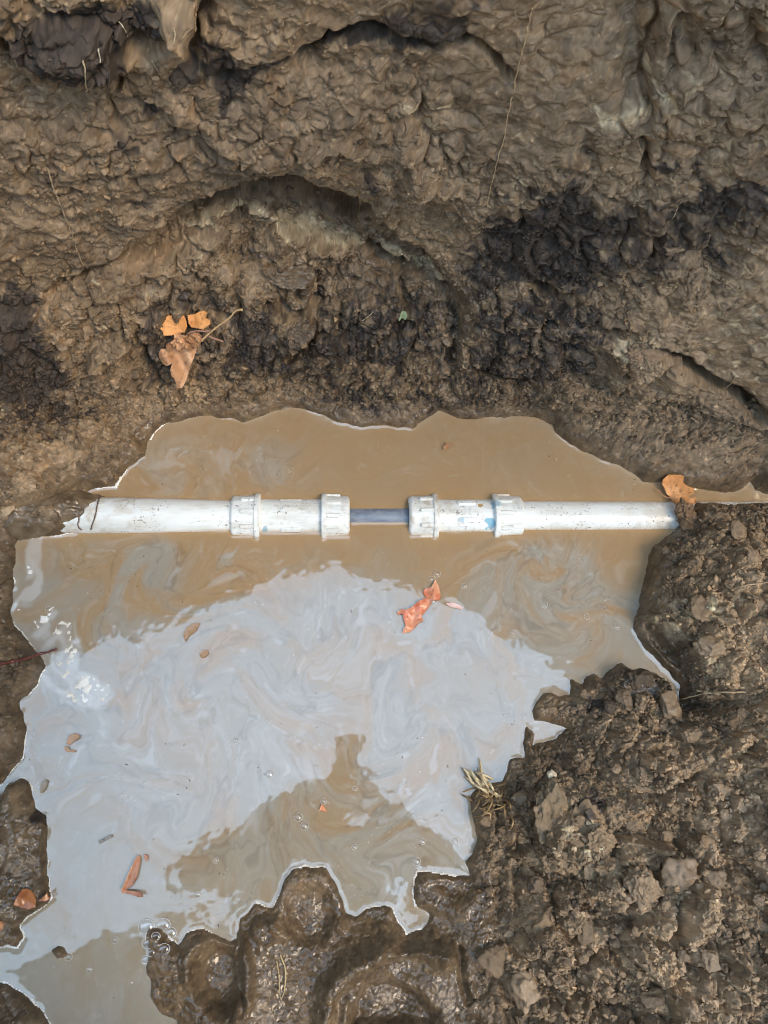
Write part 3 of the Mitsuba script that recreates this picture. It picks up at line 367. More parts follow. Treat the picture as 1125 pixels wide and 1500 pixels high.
# features drawn on the sheet: cracks, ledges, hollows, prints; masks for clods, humus, pale clay, wetness
_f3 = np.stack([gu, gt, 0 * gu], 1)
wu, wt = vfbm(_f3, .035, 3, 60) * .011, vfbm(_f3, .035, 3, 64) * .011
chan = {c: np.zeros(len(gu)) for c in ('h', 'clod', 'smooth', 'wet', 'humus', 'pale')}
for kind, ch, val, soft, warp, pts in DATA['feats']:
    q = np.asarray(pts); pad = 3 * soft + .03
    sel = np.nonzero((gu > q[:, 0].min() - pad) & (gu < q[:, 0].max() + pad) & (gt > q[:, 1].min() - pad) & (gt < q[:, 1].max() + pad))[0]
    a, b = gu[sel] + wu[sel] * warp, gt[sel] + wt[sel] * warp
    if kind == 'P':
        w = smst(-soft, soft, chunked(lambda x, y: poly_sd(x, y, q), a, b))
    else:
        w = np.exp(-.5 * np.minimum(chunked(lambda x, y: line_d(x, y, q), a, b) / (.6 * soft), 5) ** 2)
    if ch == 'h':
        chan[ch][sel] += val * w
    else:
        chan[ch][sel] = np.maximum(chan[ch][sel], val * w)
clod, smoo, wet, humus, pale = (chan[c] for c in ('clod', 'smooth', 'wet', 'humus', 'pale'))
rng = np.random.default_rng(11)
hft = chan['h'] * smst(0, .02, gsd)
hft = gaussian_filter(hft.reshape(NU, NT), .8, mode='nearest').ravel()
P2 = B + N * (hc + hft)[:, None]
_cand = np.nonzero(fine & (gsd > -.01))[0]


def crumbs(P, size, seed, warp=.35, round_=.9, tilt=.55, jit=.5):
    """Lumps of about size metres: each cell of a jittered point set is a tilted, rounded clod with a crease round it. Returns (height / size, cell random, crease)."""
    r = np.random.default_rng(seed)
    n = min(int(1.4 * 2.2 / size ** 2), 240000)
    pick = r.choice(_cand, n)
    cc = P2[pick] + N[pick] * (r.normal(0, .22, n) * size)[:, None] + r.normal(0, .0012, (n, 3))
    Q = P + np.stack([vnoise(P, size * 1.1, seed + k) for k in (1, 2, 3)], 1) * size * warp
    tree = cKDTree(cc)
    d, i = tree.query(Q, k=2, workers=4)
    g = r.normal(0, 1, (n, 3)) * tilt; lift = r.normal(0, jit, n); cr = r.random(n)
    rel = (Q - cc[i[:, 0]]) / size
    x = np.clip((d[:, 1] - d[:, 0]) / (.62 * size), 0, 1)           # 0 in the creases, 1 at a clod's heart: no cliffs
    dome = 1 - (1 - x) ** 2.2
    h = dome * (.55 + .45 * np.clip(1 + lift[i[:, 0]], 0, 2.2)) + dome * (rel * g[i[:, 0]]).sum(1) * .7
    return np.clip(h, -.3, 2) - .55, cr[i[:, 0]], x


land = smst(-.001, .012, gsd)
near = smst(.0, .05, gsd)
Pf = P2[fine]
hf, L, c_, s_ = np.zeros(fine.sum()), land[fine], np.clip(clod[fine], 0, 1), np.clip(smoo[fine], 0, 1)
patch = smst(-.25, .35, vfbm(Pf, .09, 2, 90))
rough = (.30 + .70 * c_) * (1 - .85 * s_) * (1 - (.20 + .45 * smst(-.1, .3, vfbm(Pf, .13, 2, 94))) * smst(.62, .8, gt[fine]) * (1 - c_))
k1, r1, e1 = crumbs(Pf, .050, 101)
k2, r2, e2 = crumbs(Pf, .023, 102)
k3, r3, e3 = crumbs(Pf, .0105, 103)
k4, r4, e4 = crumbs(Pf, .0052, 104)
wall = smst(.62, .8, gt[fine])
big = .95 + .50 * (1 - wall)
hf += .0175 * k1 * big * (c_ * .9 + .22 * wall) * (1 - .7 * s_) * near[fine]
hf += .020 * vfbm(Pf, .13, 3, 118) * c_ * (1 - wall) * smst(.03, .12, gsd[fine])
hf += .0095 * k2 * big * rough * (.30 + .70 * patch) * (.25 + .75 * near[fine])
hf += .0052 * k3 * rough * (.45 + .55 * (1 - patch))
hf += .0027 * k4 * (.42 + .58 * rough) * (1 - .5 * s_)
hf += .016 * vfbm(Pf, .075, 4, 120) * (1 - .6 * s_) * (.3 + .7 * near[fine])
hf += .022 * vfbm(Pf, .15, 2, 122) * wall
# drying cracks and torn edges between the lumps, here and there
ck_ = smst(.08, .45, vfbm(Pf, .10, 2, 126))
hf -= .0058 * smst(.13, .0, e1) * ck_ * (.35 + .65 * wall) * (1 - .8 * s_) * near[fine]
hf -= .0030 * smst(.16, .0, e2) * smst(-.05, .4, vfbm(Pf, .06, 2, 127)) * (1 - .8 * s_)
# spade- and bucket-smeared clay: thin ridges drawn out along the wall, torn scaly edges
smear = vfbm(Pf, (.05, .012, .016), 3, 130)
ph = gt[fine] / .105 + .95 * vfbm(Pf, .16, 3, 132) + .25 * vnoise(Pf, .03, 135)
led = 1 - (ph - np.floor(ph)); led = led * smst(0, .20, 1 - led)
hf += .022 * led ** 1.5 * smst(.05, .5, vfbm(Pf, .11, 2, 138)) * smst(.64, .74, gt[fine]) * (1 - .55 * s_)
ph2 = gt[fine] / .041 + .9 * vfbm(Pf, .06, 3, 142)
led2 = 1 - (ph2 - np.floor(ph2)); led2 = led2 * smst(0, .22, 1 - led2)
hf += .0045 * led2 ** 2 * smst(.0, .5, vfbm(Pf, .05, 2, 144)) * wall * (1 - .6 * s_)
hf += .0030 * smear * wall * (1 - c_)
hf += .0035 * np.abs(vfbm(Pf, .03, 3, 140)) * wall * (1 - s_)
hf += .0013 * vnoise(Pf, .0036, 150) * (1 - .5 * s_) + .0014 * np.abs(vfbm(Pf, .009, 2, 153)) * (1 - .6 * s_)
pits = np.clip(-vnoise(Pf, .008, 151) - .45, 0, 1)
hf -= .006 * pits * (1 - s_)
_g = np.zeros(NU * NT); _g[fine] = hf
hf = gaussian_filter(_g.reshape(NU, NT), .40).ravel()[fine] * L
h = hc + hft
out = ~fine
h[out] += (.02 * vfbm(P1[out], .12, 3, 160) + .05 * vfbm(P1[out], .5, 3, 170)) * smst(0, .1, gsd[out]) * smst(6, 2, np.abs(gu[out]))
nr = out & (np.abs(gu) < 2.2) & (np.abs(gt) < 3)
h[nr] += (.016 * vfbm(P1[nr], .07, 3, 172) + .010 * np.abs(vnoise(P1[nr], .035, 174))) * smst(0, .1, gsd[nr])
h[fine] += hf
V = B + N * h[:, None]
# a little sideways drift so that crumbs overhang
rimk = smst(1.0, 1.4, P1[:, 2]) * smst(2.4, 2.2, gt)
h += rimk * (.030 * vfbm(P1, .10, 4, 175) + .02 * np.abs(vnoise(P1, .05, 176)))
V = B + N * h[:, None]
V[fine] += np.stack([vnoise(Pf, .011, 180 + k) for k in range(3)], 1) * (.0022 * L * (1 - .6 * s_))[:, None]
V[fine] += np.stack([.0026 * vnoise(V[fine], .013, 184 + k) + .0042 * vfbm(V[fine], .030, 2, 187 + k) for k in range(3)], 1) * (L * wall)[:, None]
# unseen bank at near left, added to block the sky in the water's reflection
sp = poly_sd(gu, gt, [(-.97, -.69), (-.80, -.585), (-.42, -.49), (-.33, -.75), (-.33, -1.8), (-.98, -1.8)]) + .03 * vfbm(P1, .12, 3, 178)
sp = smst(-.10, .0, sp)
V[:, 2] += sp * (1.42 + .04 * vfbm(P1, .1, 3, 179) - V[:, 2].clip(0, 1.4))


# colour of the soil (albedo), per vertex, and its gloss
P1 = B + N * h[:, None]
c0, c1, c2 = np.array([.230, .161, .095]), np.array([.152, .106, .063]), np.array([.300, .220, .141])
m1 = smst(-.5, .5, vfbm(P1, .11, 3, 200))[:, None]; m2 = smst(-.1, .7, vfbm(P1, .035, 3, 210))[:, None]
col = c0 * (1 - m1) + c1 * m1
col = col * (1 - .45 * m2) + c2 * .45 * m2
speck = np.zeros(len(gu)); cellv = np.zeros(len(gu)); cre = np.ones(len(gu))
cellv[:] = .22 * vnoise(P1, .03, 205) + .2 * vnoise(P1, .013, 206)
cellv[fine] = (r2 - .5) * .5 * (.3 + .7 * c_) + (r3 - .5) * .45 + (r4 - .5) * .35
hn = vfbm(P1, .018, 3, 220)
hm = smst(.20, .66, humus + .55 * hn + .22 * vnoise(P1, .006, 225) - .03) * smst(.02, .12, humus)
pn = vfbm(P1, .012, 3, 230)
pm = smst(.35, .75, pale + .55 * pn - .05) * (pale > .02)
col = col * (1 - hm[:, None]) + np.array([.046, .034, .025]) * hm[:, None]
col = col * (1 - .85 * pm[:, None]) + np.array([.46, .37, .235]) * .85 * pm[:, None]
col *= (1 + cellv)[:, None]
tone = vfbm(P1, .30, 3, 236)[:, None]
col = col * (1 + .16 * tone) * (1 + tone * np.array([.03, 0, -.05]))
orange = smst(.35, .6, vfbm(P1, .02, 2, 240)) * .30
col = col * (1 - orange[:, None]) + col * np.array([1.25, 1.0, .72]) * orange[:, None]
col *= (1 + .20 * vnoise(P1, .0028, 252) + .14 * vnoise(P1, .006, 253))[:, None]
fs = smst(.62, .85, vnoise(P1, .0035, 250))
col = col * (1 + .7 * fs[:, None] * (1 - .5 * hm[:, None]))
col *= (1 + .42 * np.clip(clod, 0, 1) * smst(.45, .25, gt) * smst(.02, .08, gsd))[:, None]
shorewet = np.exp(-(np.maximum(gsd, 0) / .026) ** 2)
wetn = np.clip(np.maximum(wet, .95 * shorewet) + .25 * vfbm(P1, .03, 2, 260) * (wet > .02), 0, 1)
col *= (1 - .46 * wetn)[:, None]
far = smst(1.5, 3.2, np.abs(gu)) + smst(2.35, 2.6, gt) + smst(-1.2, -3, gt)
far = np.clip(far, 0, 1)[:, None]
grass = np.array([.055, .070, .025]) * (1 + .5 * vnoise(P1, .3, 270))[:, None]
col = col * (1 - far) + grass * far
col = np.clip(col, .01, .8)
lumpy = wetn[fine] * s_
V[fine] += N[fine] * (lumpy * L * (.011 * vfbm(Pf, .055, 2, 290) + .0022 * vfbm(Pf, .014, 2, 291) + .0007 * vfbm(Pf, .0055, 2, 292)))[:, None]
gloss = np.clip(.78 - .60 * wetn - .12 * smoo + .06 * vnoise(P1, .02, 280) + .26 * wetn * smst(-.15, .35, vfbm(P1, .028, 3, 282)), .13, .95)
Vg = V.reshape(NU, NT, 3)
idx = np.arange(NU * NT).reshape(NU, NT)
keep = (gsd > -.035).reshape(NU, NT)
qk = keep[:-1, :-1] | keep[1:, :-1] | keep[:-1, 1:] | keep[1:, 1:]
f1 = np.stack([idx[:-1, :-1], idx[1:, :-1], idx[1:, 1:]], -1)[qk]
f2 = np.stack([idx[:-1, :-1], idx[1:, 1:], idx[:-1, 1:]], -1)[qk]
faces = np.vstack([f1, f2])
used = np.unique(faces); remap = np.full(NU * NT, -1); remap[used] = np.arange(len(used))
gmesh = trimesh.Trimesh(V[used], remap[faces], process=False)
scene['soil_bsdf'] = {'type': 'twosided', 'bsdf': {'type': 'principled', 'base_color': {'type': 'mesh_attribute', 'name': 'vertex_color'}, 'roughness': mikit.proc(lambda p, n, uv: uv.x), 'specular': .5}}
scene['soil'] = mikit.ply(gmesh, 'soil_bsdf', smooth=True, color=col[used], uv=np.stack([gloss[used], 0 * gloss[used]], 1))
labels['soil'] = {'label': 'muddy brown soil of the dug pit with its cut wall, banks and clods', 'category': 'soil', 'kind': 'structure'}
GTREE = cKDTree(np.stack([gu[fine], gt[fine]], 1)); _FV = V[fine]
VTREE = cKDTree(_FV[::3])


def on_ground(u, t):
    """The finished soil's point at sheet coordinates."""
    return _FV[GTREE.query([u, t])[1]]


def ground_z(x, y):
    """Soil height under a plan position, on the floor part."""
    return _FV[GTREE.query([x, y], k=4)[1]][:, 2].max()


# ---------------------------------------------------------------- water: an opaque silty puddle with a scum film, drawn up where it meets mud and pipe
WS = .0020
wx, wy = np.meshgrid(np.arange(-.62, .86, WS), np.arange(-.50, .60, WS), indexing='ij')
WN, WM = wx.shape
wx, wy = wx.ravel(), wy.ravel()
wsd = shore_sd(wx, wy)
PIPE_Y, PIPE_Z = .3645, -.0165
W3 = np.stack([wx, wy, 0 * wx], 1)


def pipe_r(x):
    """Half width of the pipe line where it meets the water."""
    return np.interp(x + .0095, [-.60, -.42, -.177, -.1753, -.136, -.1355, -.127, -.1265, -.0245, -.0235, -.015, -.0145, .0235, .024, .123, .124, .1645, .165, .173, .174, .2685, .2695, .2775, .278, .3195, .3205, .95], [.031, .031, .0262, .036, .036, .0400, .0400, .0292, .0292, .0400, .0400, .036, .036, .0127, .0127, .036, .036, .0400, .0400, .0292, .0292, .0400, .0400, .036, .036, .0262, .0262])


dp = np.abs(wy - PIPE_Y) - pipe_r(wx)
dp = np.where((wx > -.58) & (wx < .93), np.maximum(dp, 0), 1.)
edge = np.minimum(-wsd, dp)
wz = .0014 * (.6 + .8 * smst(-.3, .4, vfbm(W3, .05, 2, 302))) * np.exp(-np.maximum(-wsd, 0) / .0032) + .0006 * np.exp(-dp / .003) + .00012 * vnoise(W3, .03, 300) + .00011 * vfbm(W3, .016, 2, 301)
# stirred film: a domain-warped, vortex-wound pattern in the plane of the water
vort = [(-.30, .27, .07, 3.0), (-.27, .45, .06, -2.5), (-.12, .50, .05, 2.5), (.02, .47, .05, 2), (.33, .28, .07, 2.8), (.40, .18, .05, -3), (.26, .20, .06, 2.2), (-.10, .12, .10, 2.2), (-.22, .02, .08, -2.4), (-.02, -.02, .09, 2.), (-.28, -.12, .08, 2.4), (.12, .03, .07, -2), (.0, -.10, .07, 2.4), (.07, -.17, .05, -2.4), (-.2, -.22, .08, 2), (.2, .45, .08, 1.6), (-.38, .2, .05, 2.6), (.20, .5, .05, -2)]
sx, sy = wx.copy(), wy.copy()
for (a, b, r, k) in vort:
    d = np.hypot(sx - a, sy - b); w = .42 * k * np.exp(-(d / r) ** 2)
    c, s = np.cos(w), np.sin(w); ex, ey = sx - a, sy - b
    sx, sy = a + c * ex - s * ey, b + s * ex + c * ey
S3 = np.stack([sx, sy, 0 * sx], 1)
q1 = np.stack([vfbm(S3, .12, 4, 310 + k) for k in (0, 5)], 1)
S3w = S3.copy(); S3w[:, :2] += q1 * .085
q2 = np.stack([vfbm(S3w, .045, 3, 330 + k) for k in (0, 5)], 1)
S3w[:, :2] += q2 * .026
film = vfbm(S3w, .055, 4, 340)
lines = 1 - np.abs(vfbm(S3w, .05, 3, 350)) * 5.5
lines = np.clip(lines, 0, 1) ** 2
lines2 = np.clip(1 - np.abs(vfbm(S3w, .024, 3, 360)) * 5., 0, 1) ** 2


def blob(x, y, rx, ry, soft=1.):
    return smst(1 + soft * .5, 1 - soft * .5, np.hypot((wx + q1[:, 0] * .03 - x) / rx, (wy + q1[:, 1] * .03 - y) / ry))


dense = np.maximum.reduce([blob(-.28, .285, .20, .035), blob(.34, .24, .13, .10), blob(-.33, .21, .05, .04), .55 * blob(-.20, .45, .16, .06), .9 * blob(-.10, .05, .42, .20, .6), .9 * blob(.0, -.16, .25, .14, .7)])
clear = np.maximum.reduce([blob(.10, .29, .13, .06), blob(.30, .42, .25, .08), .8 * blob(.17, .09, .07, .05)])
amt = np.clip(dense * (1 - .8 * clear) + .12, 0, 1)
silt, milk, whit = np.array([.290, .196, .105]), np.array([.262, .236, .190]), np.array([.43, .43, .42])
olive = np.array([.235, .182, .108])
skyz = smst(.33, .20, wy + .1 * q1[:, 0])  # grey thickened across the reflected-sky zone: part scum, part reflection put into the colour
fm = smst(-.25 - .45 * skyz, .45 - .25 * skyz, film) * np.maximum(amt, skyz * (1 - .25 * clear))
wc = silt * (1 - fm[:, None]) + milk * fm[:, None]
om = smst(.05, -.25, wy) * .6
wc = wc * (1 - om[:, None]) + (olive * (1 - fm[:, None]) + np.array([.265, .238, .182]) * fm[:, None]) * om[:, None]
lm = (lines * .15 + lines2 * .20) * (.18 + .82 * amt) * smst(-.35, .2, vfbm(W3, .13, 2, 370))
wc = wc * (1 - lm[:, None]) + whit * lm[:, None]
dk = np.clip(1 - np.abs(vfbm(S3w, .038, 3, 380)) * 7, 0, 1) ** 2 * .22 * amt
wc *= (1 - dk)[:, None]
pb = smst(.55, .8, vnoise(S3w, .018, 390)) * .35 * amt
wc = wc * (1 - pb[:, None]) + whit * pb[:, None]
dots = smst(.74, .86, vnoise(S3w, .0065, 392)) * (.25 + .75 * amt) * smst(-.1, .4, vfbm(W3, .07, 2, 393)) * .45
wc = wc * (1 - dots[:, None]) + whit * dots[:, None]
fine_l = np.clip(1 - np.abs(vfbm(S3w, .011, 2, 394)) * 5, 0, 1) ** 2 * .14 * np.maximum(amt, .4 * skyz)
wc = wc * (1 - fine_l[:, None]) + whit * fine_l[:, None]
# shallow edge: paler scum collected against the bank, and clearer water over the pipe's flank
em = np.exp(-np.maximum(-wsd, 0) / .007) * (.12 + .5 * vfbm(W3, .06, 2, 400))
em = np.clip(em, 0, .8)
wc = wc * (1 - em[:, None]) + np.array([.40, .37, .31]) * em[:, None]
white = np.maximum.reduce([blob(-.436, .115, .030, .050, .8), blob(-.39, .080, .055, .026, .9), .8 * blob(-.425, .165, .03, .028, .9), .75 * blob(-.500, .27, .016, .09, .8), .85 * blob(-.468, .18, .024, .035, .9), .35 * blob(-.30, .03, .10, .05, 1.)])
white = smst(.25, .75, white * (.62 + 1.2 * film + .8 * vfbm(S3w, .02, 3, 395)))
wc = wc * (1 - .42 * white[:, None]) + np.array([.54, .54, .52]) * .42 * white[:, None]
pg = np.exp(-dp / .010) * .4 * (dp > 0)
wc = wc * (1 - pg[:, None]) + np.array([.40, .25, .11]) * pg[:, None]
wc = np.clip(wc, .01, .9)
wok = (wsd < .006).reshape(WN, WM)
widx = np.arange(WN * WM).reshape(WN, WM)
qk = wok[:-1, :-1] & wok[1:, :-1] & wok[:-1, 1:] & wok[1:, 1:]
wf = np.vstack([np.stack([widx[:-1, :-1], widx[1:, :-1], widx[1:, 1:]], -1)[qk], np.stack([widx[:-1, :-1], widx[1:, 1:], widx[:-1, 1:]], -1)[qk]])
us = np.unique(wf); rm = np.full(WN * WM, -1); rm[us] = np.arange(len(us))
scene['water_bsdf'] = {'type': 'principled', 'base_color': {'type': 'mesh_attribute', 'name': 'vertex_color'}, 'roughness': .04, 'eta': 1.85}
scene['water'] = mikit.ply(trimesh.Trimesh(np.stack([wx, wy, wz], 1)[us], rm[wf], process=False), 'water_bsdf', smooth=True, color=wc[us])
labels['water'] = {'label': 'murky brown puddle with swirling scum reflecting a grey sky', 'category': 'water', 'kind': 'structure'}

OBJ = {
  'bank_leaf': {"o":[-0.25833,0.60382,0.13252],"ax":[0.997,0.05427,-0.05511],"ay":[0.0,0.71252,0.70165],"polys":[[[-0.02141,0.02122],[-0.02283,0.02889],[-0.02901,0.03349],[-0.0322,0.03806],[-0.02411,0.03758],[-0.02546,0.04561],[-0.02177,0.05237],[-0.00546,0.05309],[-0.00132,0.05759],[0.00549,0.05157],[0.01305,0.05306],[0.01524,0.04475],[0.01588,0.03562],[0.01127,0.02644],[0.00371,0.02571],[-0.00415,0.0219]],[[0.01831,0.05381],[0.02879,0.05454],[0.03581,0.0583],[0.04348,0.06099],[0.04916,0.05753],[0.0455,0.04922],[0.05274,0.04617],[0.05226,0.04008],[0.04023,0.03093],[0.03133,0.0325],[0.02247,0.03406],[0.01854,0.04018]],[[-0.03352,-0.00746],[-0.0274,0.00032],[-0.01078,0.00098],[0.00454,0.00322],[0.01657,0.00235],[0.02801,0.00305],[0.02476,-0.00795],[0.0192,-0.01901],[0.01132,-0.03819],[0.00626,-0.05112],[0.00054,-0.06251],[-0.01074,-0.06696],[-0.011,-0.05416],[-0.01189,-0.04763],[-0.01693,-0.04433],[-0.01653,-0.03304],[-0.01327,-0.02348],[-0.02288,-0.02817],[-0.02946,-0.0257],[-0.03381,-0.01692]],[[-0.00385,0.02497],[0.00468,0.02801],[0.01248,0.02336],[0.02492,0.02792],[0.03683,0.02632],[0.03919,0.01858],[0.03208,0.00616],[0.01939,-3e-05],[0.00771,0.00476],[-0.0018,0.00013],[-0.01964,0.00261],[-0.01741,0.0096],[-0.00627,0.01573]],[[0.03653,0.01393],[0.05047,0.02703],[0.06657,0.04003],[0.08407,0.05294],[0.0946,0.06427],[0.10449,0.06607]],[[0.0172,0.02564],[0.03107,0.02943],[0.04305,0.02861],[0.05072,0.03011]],[[0.04847,0.02086],[0.05726,0.01693],[0.06616,0.01376],[0.07032,0.01217]]]},
  'pipe_leaf': {"o":[0.58245,0.40058,0.01861],"ax":[0.93105,-0.13898,0.33738],"ay":[0.0,0.92462,0.3809],"polys":[[[-0.02729,0.01365],[-0.02593,0.02278],[-0.0177,0.03019],[-0.00419,0.03043],[0.00763,0.02884],[0.00639,0.018],[0.01337,0.01093],[0.02518,0.0076],[0.02388,-0.00144],[0.01569,-0.00527],[0.0175,-0.00884],[0.02809,-0.00674],[0.02728,-0.0194],[0.01495,-0.02883],[0.00146,-0.02818],[-0.00913,-0.01685],[-0.0128,-0.00967],[-0.01987,-0.00257]],[[-0.0128,-0.00967],[-0.02136,-0.00808],[-0.02839,-0.00279],[-0.03201,0.00259],[-0.0371,0.00137]]]},
  'red_leaf': {"o":[0.12285,0.20967,0.0015],"ax":[1.0,0.0,0.0],"ay":[0.0,1.0,0.0],"polys":[[[0.03255,0.04212],[0.0371,0.03391],[0.03914,0.02413],[0.04037,0.01439],[0.0369,0.00795],[0.02723,0.00721],[0.02045,-0.00319],[0.01379,-0.01114],[0.008,-0.01747],[0.01011,-0.02621],[0.00204,-0.0301],[-0.00453,-0.03793],[-0.0118,-0.04337],[-0.02449,-0.0456],[-0.02274,-0.03856],[-0.01865,-0.03308],[-0.02238,-0.02357],[-0.02294,-0.01404],[-0.03012,-0.01558],[-0.0324,-0.01079],[-0.02594,-0.00637],[-0.01801,-0.00771],[-0.00995,-0.00457],[0.00316,0.00657],[0.01617,0.01212],[0.01084,0.02105],[0.01507,0.02752],[0.02567,0.03072]]]},
  'pink_scrap': {"o":[0.18827,0.21034,0.0015],"ax":[1.0,0.0,0.0],"ay":[0.0,1.0,0.0],"polys":[[[-0.01746,0.00237],[-0.00614,0.0039],[0.00494,-0.0002],[0.01199,-0.00427],[0.00938,-0.00826],[-0.00014,-0.00579],[-0.01124,-0.0025]]]},
  'folded_leaf': {"o":[-0.30126,-0.18405,0.0015],"ax":[1.0,0.0,0.0],"ay":[0.0,1.0,0.0],"polys":[[[0.00685,0.03047],[0.00971,0.02302],[0.00844,0.01047],[0.00605,-0.00197],[7e-05,-0.01113],[-0.00735,-0.01609],[-0.0151,-0.01691],[-0.01141,-0.00773],[-0.00398,0.01078],[0.00169,0.02427]],[[-0.01407,-0.01591],[0.00052,-0.01671],[0.01523,-0.01874],[0.01899,-0.02398],[0.01235,-0.02483],[-0.00133,-0.02139],[-0.01263,-0.01965]]]},
  'leaf_bit': {"o":[-0.28469,-0.15912,0.0015],"ax":[1.0,0.0,0.0],"ay":[0.0,1.0,0.0],"polys":[[[-0.0029,0.00537],[0.00172,0.0042],[0.0038,-0.00218],[0.00123,-0.00422],[-0.00249,8e-05]]]},
  'mud_leaf': {"o":[-0.44197,-0.20427,0.02355],"ax":[0.96532,0.03989,-0.25799],"ay":[0.0,0.98826,0.15281],"polys":[[[-0.01345,0.00104],[-0.00885,0.00776],[-0.00422,0.0145],[0.0049,0.01346],[0.01249,0.00424],[0.01397,-0.00428],[0.01342,-0.01253],[0.00434,-0.01247],[-0.00581,-0.01021],[-0.01403,-0.00612]],[[0.018,-0.00371],[0.02283,0.00094],[0.02768,0.00561],[0.02961,0.00015],[0.03325,-0.00279],[0.02625,-0.00574]]]},
  'edge_leaf': {"o":[-0.47016,-0.23986,0.02135],"ax":[0.90993,-0.01564,-0.41447],"ay":[0.0,0.99929,-0.0377],"polys":[[[-0.00771,0.0084],[-0.00075,0.00774],[0.00192,0.00261],[-0.00027,-0.00299],[-0.00609,-0.00338]]]},
  'curl_leaf': {"o":[-0.40622,0.00483,0.0015],"ax":[1.0,0.0,0.0],"ay":[0.0,1.0,0.0],"polys":[[[-0.00565,0.00941],[0.00044,0.01329],[0.00972,0.00995],[0.00867,0.00441],[0.00176,0.00056],[-0.00422,-0.00408],[-0.00925,-0.00241]],[[-0.01045,-0.00634],[-0.00649,-0.00562],[-0.00356,-0.01039],[0.0047,-0.01211],[0.00498,-0.01478],[-0.00637,-0.01427],[-0.01026,-0.01106]]]},
  'brown_flake': {"o":[-0.24037,0.17054,0.0015],"ax":[1.0,0.0,0.0],"ay":[0.0,1.0,0.0],"polys":[[[-0.01148,-0.00532],[-0.00577,0.00658],[0.00462,0.01303],[0.01433,0.01295],[0.00962,0.001],[-0.00069,-0.0065],[-0.00653,-0.01616]]]},
  'brown_flake_001': {"o":[-0.21798,0.13479,0.0015],"ax":[1.0,0.0,0.0],"ay":[0.0,1.0,0.0],"polys":[[[-0.00641,7e-05],[-0.00136,0.00536],[0.00714,0.00634],[0.00855,-9e-05],[0.00242,-0.00536],[-0.00285,-0.00637]]]},
  'pod_flake': {"o":[-0.44153,-0.05672,0.0015],"ax":[1.0,0.0,0.0],"ay":[0.0,1.0,0.0],"polys":[[[-0.00496,-0.00848],[-0.00431,0.00295],[0.00088,0.00956],[0.0052,0.0066],[0.00342,-0.00388],[-0.00176,-0.01044]]]},
  'tiny_leaf': {"o":[0.18544,0.49191,0.0015],"ax":[1.0,0.0,0.0],"ay":[0.0,1.0,0.0],"polys":[[[-0.0086,-0.00392],[-0.00236,0.00128],[-0.00462,0.00514],[0.00373,0.00261],[0.00984,0.00393],[0.00593,-0.00255],[-0.00033,-0.00773],[-0.0064,-0.00905]]]},
  'red_bit': {"o":[-0.0287,-0.09674,0.0015],"ax":[1.0,0.0,0.0],"ay":[0.0,1.0,0.0],"polys":[[[-0.00509,-0.00372],[-5e-05,0.00671],[0.0041,-9e-05],[0.00823,-0.00591],[2e-05,-0.00287]]]},
  'dark_flake': {"o":[-0.34504,-0.13015,0.0015],"ax":[1.0,0.0,0.0],"ay":[0.0,1.0,0.0],"polys":[[[-0.01038,-0.00437],[-9e-05,0.00093],[0.00845,0.00443],[0.00977,0.0007],[0.00034,-0.0037],[-0.00709,-0.00812]]]},
  'green_sprig': {"o":[0.10261,0.67877,0.11514],"ax":[0.99504,-0.0802,0.05882],"ay":[-0.0,0.59139,0.80639],"polys":[[[-0.00899,-0.00131],[-0.0048,0.00725],[-0.00042,0.01104],[0.0054,0.009],[0.00805,0.00203],[0.005,-0.00531],[-0.00091,-0.00205],[-0.00522,-0.00829]]]},
  'red_twig': {"ut":[[-0.5155,0.1103],[-0.5025,0.1142],[-0.4973,0.1233],[-0.4843,0.1259],[-0.4778,0.1311],[-0.4726,0.135]]},
  'red_twig_tip': {"xy":[[-0.4634,0.138],[-0.4534,0.141],[-0.4433,0.1441]]},
  'long_root': {"ut":[[0.1878,1.2673],[0.1891,1.2452],[0.193,1.2322],[0.1904,1.2114],[0.1917,1.1763],[0.1917,1.136],[0.1956,1.1048],[0.1956,1.0827],[0.193,1.0411],[0.1943,0.9943]]},
  'left_root': {"ut":[[-0.3452,1.0814],[-0.3504,1.0437],[-0.3543,1.0008],[-0.366,0.9488],[-0.3686,0.8838]]},
  'root_hair': {"ut":[[-0.2529,1.2439],[-0.2516,1.2335],[-0.2594,1.2127],[-0.2776,1.1581]]},
  'root_hair_001': {"ut":[[-0.236,1.2465],[-0.236,1.2374]]},
  'root_hair_002': {"ut":[[-0.2191,1.2504],[-0.21,1.2465],[-0.2139,1.2348]]},
  'root_hair_003': {"ut":[[-0.1554,1.2751],[-0.1593,1.266]]},
  'root_hair_004': {"ut":[[-0.1398,1.2829],[-0.1398,1.2608],[-0.1437,1.2569]]},
  'root_hair_005': {"ut":[[-0.1983,1.2075],[-0.1931,1.1945]]},
  'cavity_root': {"ut":[[-0.1372,1.0411],[-0.1567,0.9072],[-0.1502,0.8955],[-0.1515,0.8695],[-0.1515,0.8383]]},
  'cavity_root_001': {"ut":[[0.0136,1.0086],[0.0214,0.9774],[0.0305,0.8643],[0.0305,0.8617]]},
  'right_twig': {"ut":[[0.5596,0.0661],[0.5752,0.0622],[0.5921,0.0596],[0.6142,0.0596]]},
  'right_twig_001': {"ut":[[0.544,0.0544],[0.5544,0.057],[0.5687,0.0609],[0.5765,0.0596]]},
  'right_twig_002': {"ut":[[0.5986,0.2143],[0.6116,0.2143],[0.6454,0.2182]]},
  'rim_root': {"ut":[[0.6233,0.7317],[0.6116,0.7668],[0.6129,0.7811]]},
  'bottom_straw': {"ut":[[-0.0852,-0.2862],[-0.0774,-0.3083],[-0.0774,-0.3252],[-0.0826,-0.3408]]},
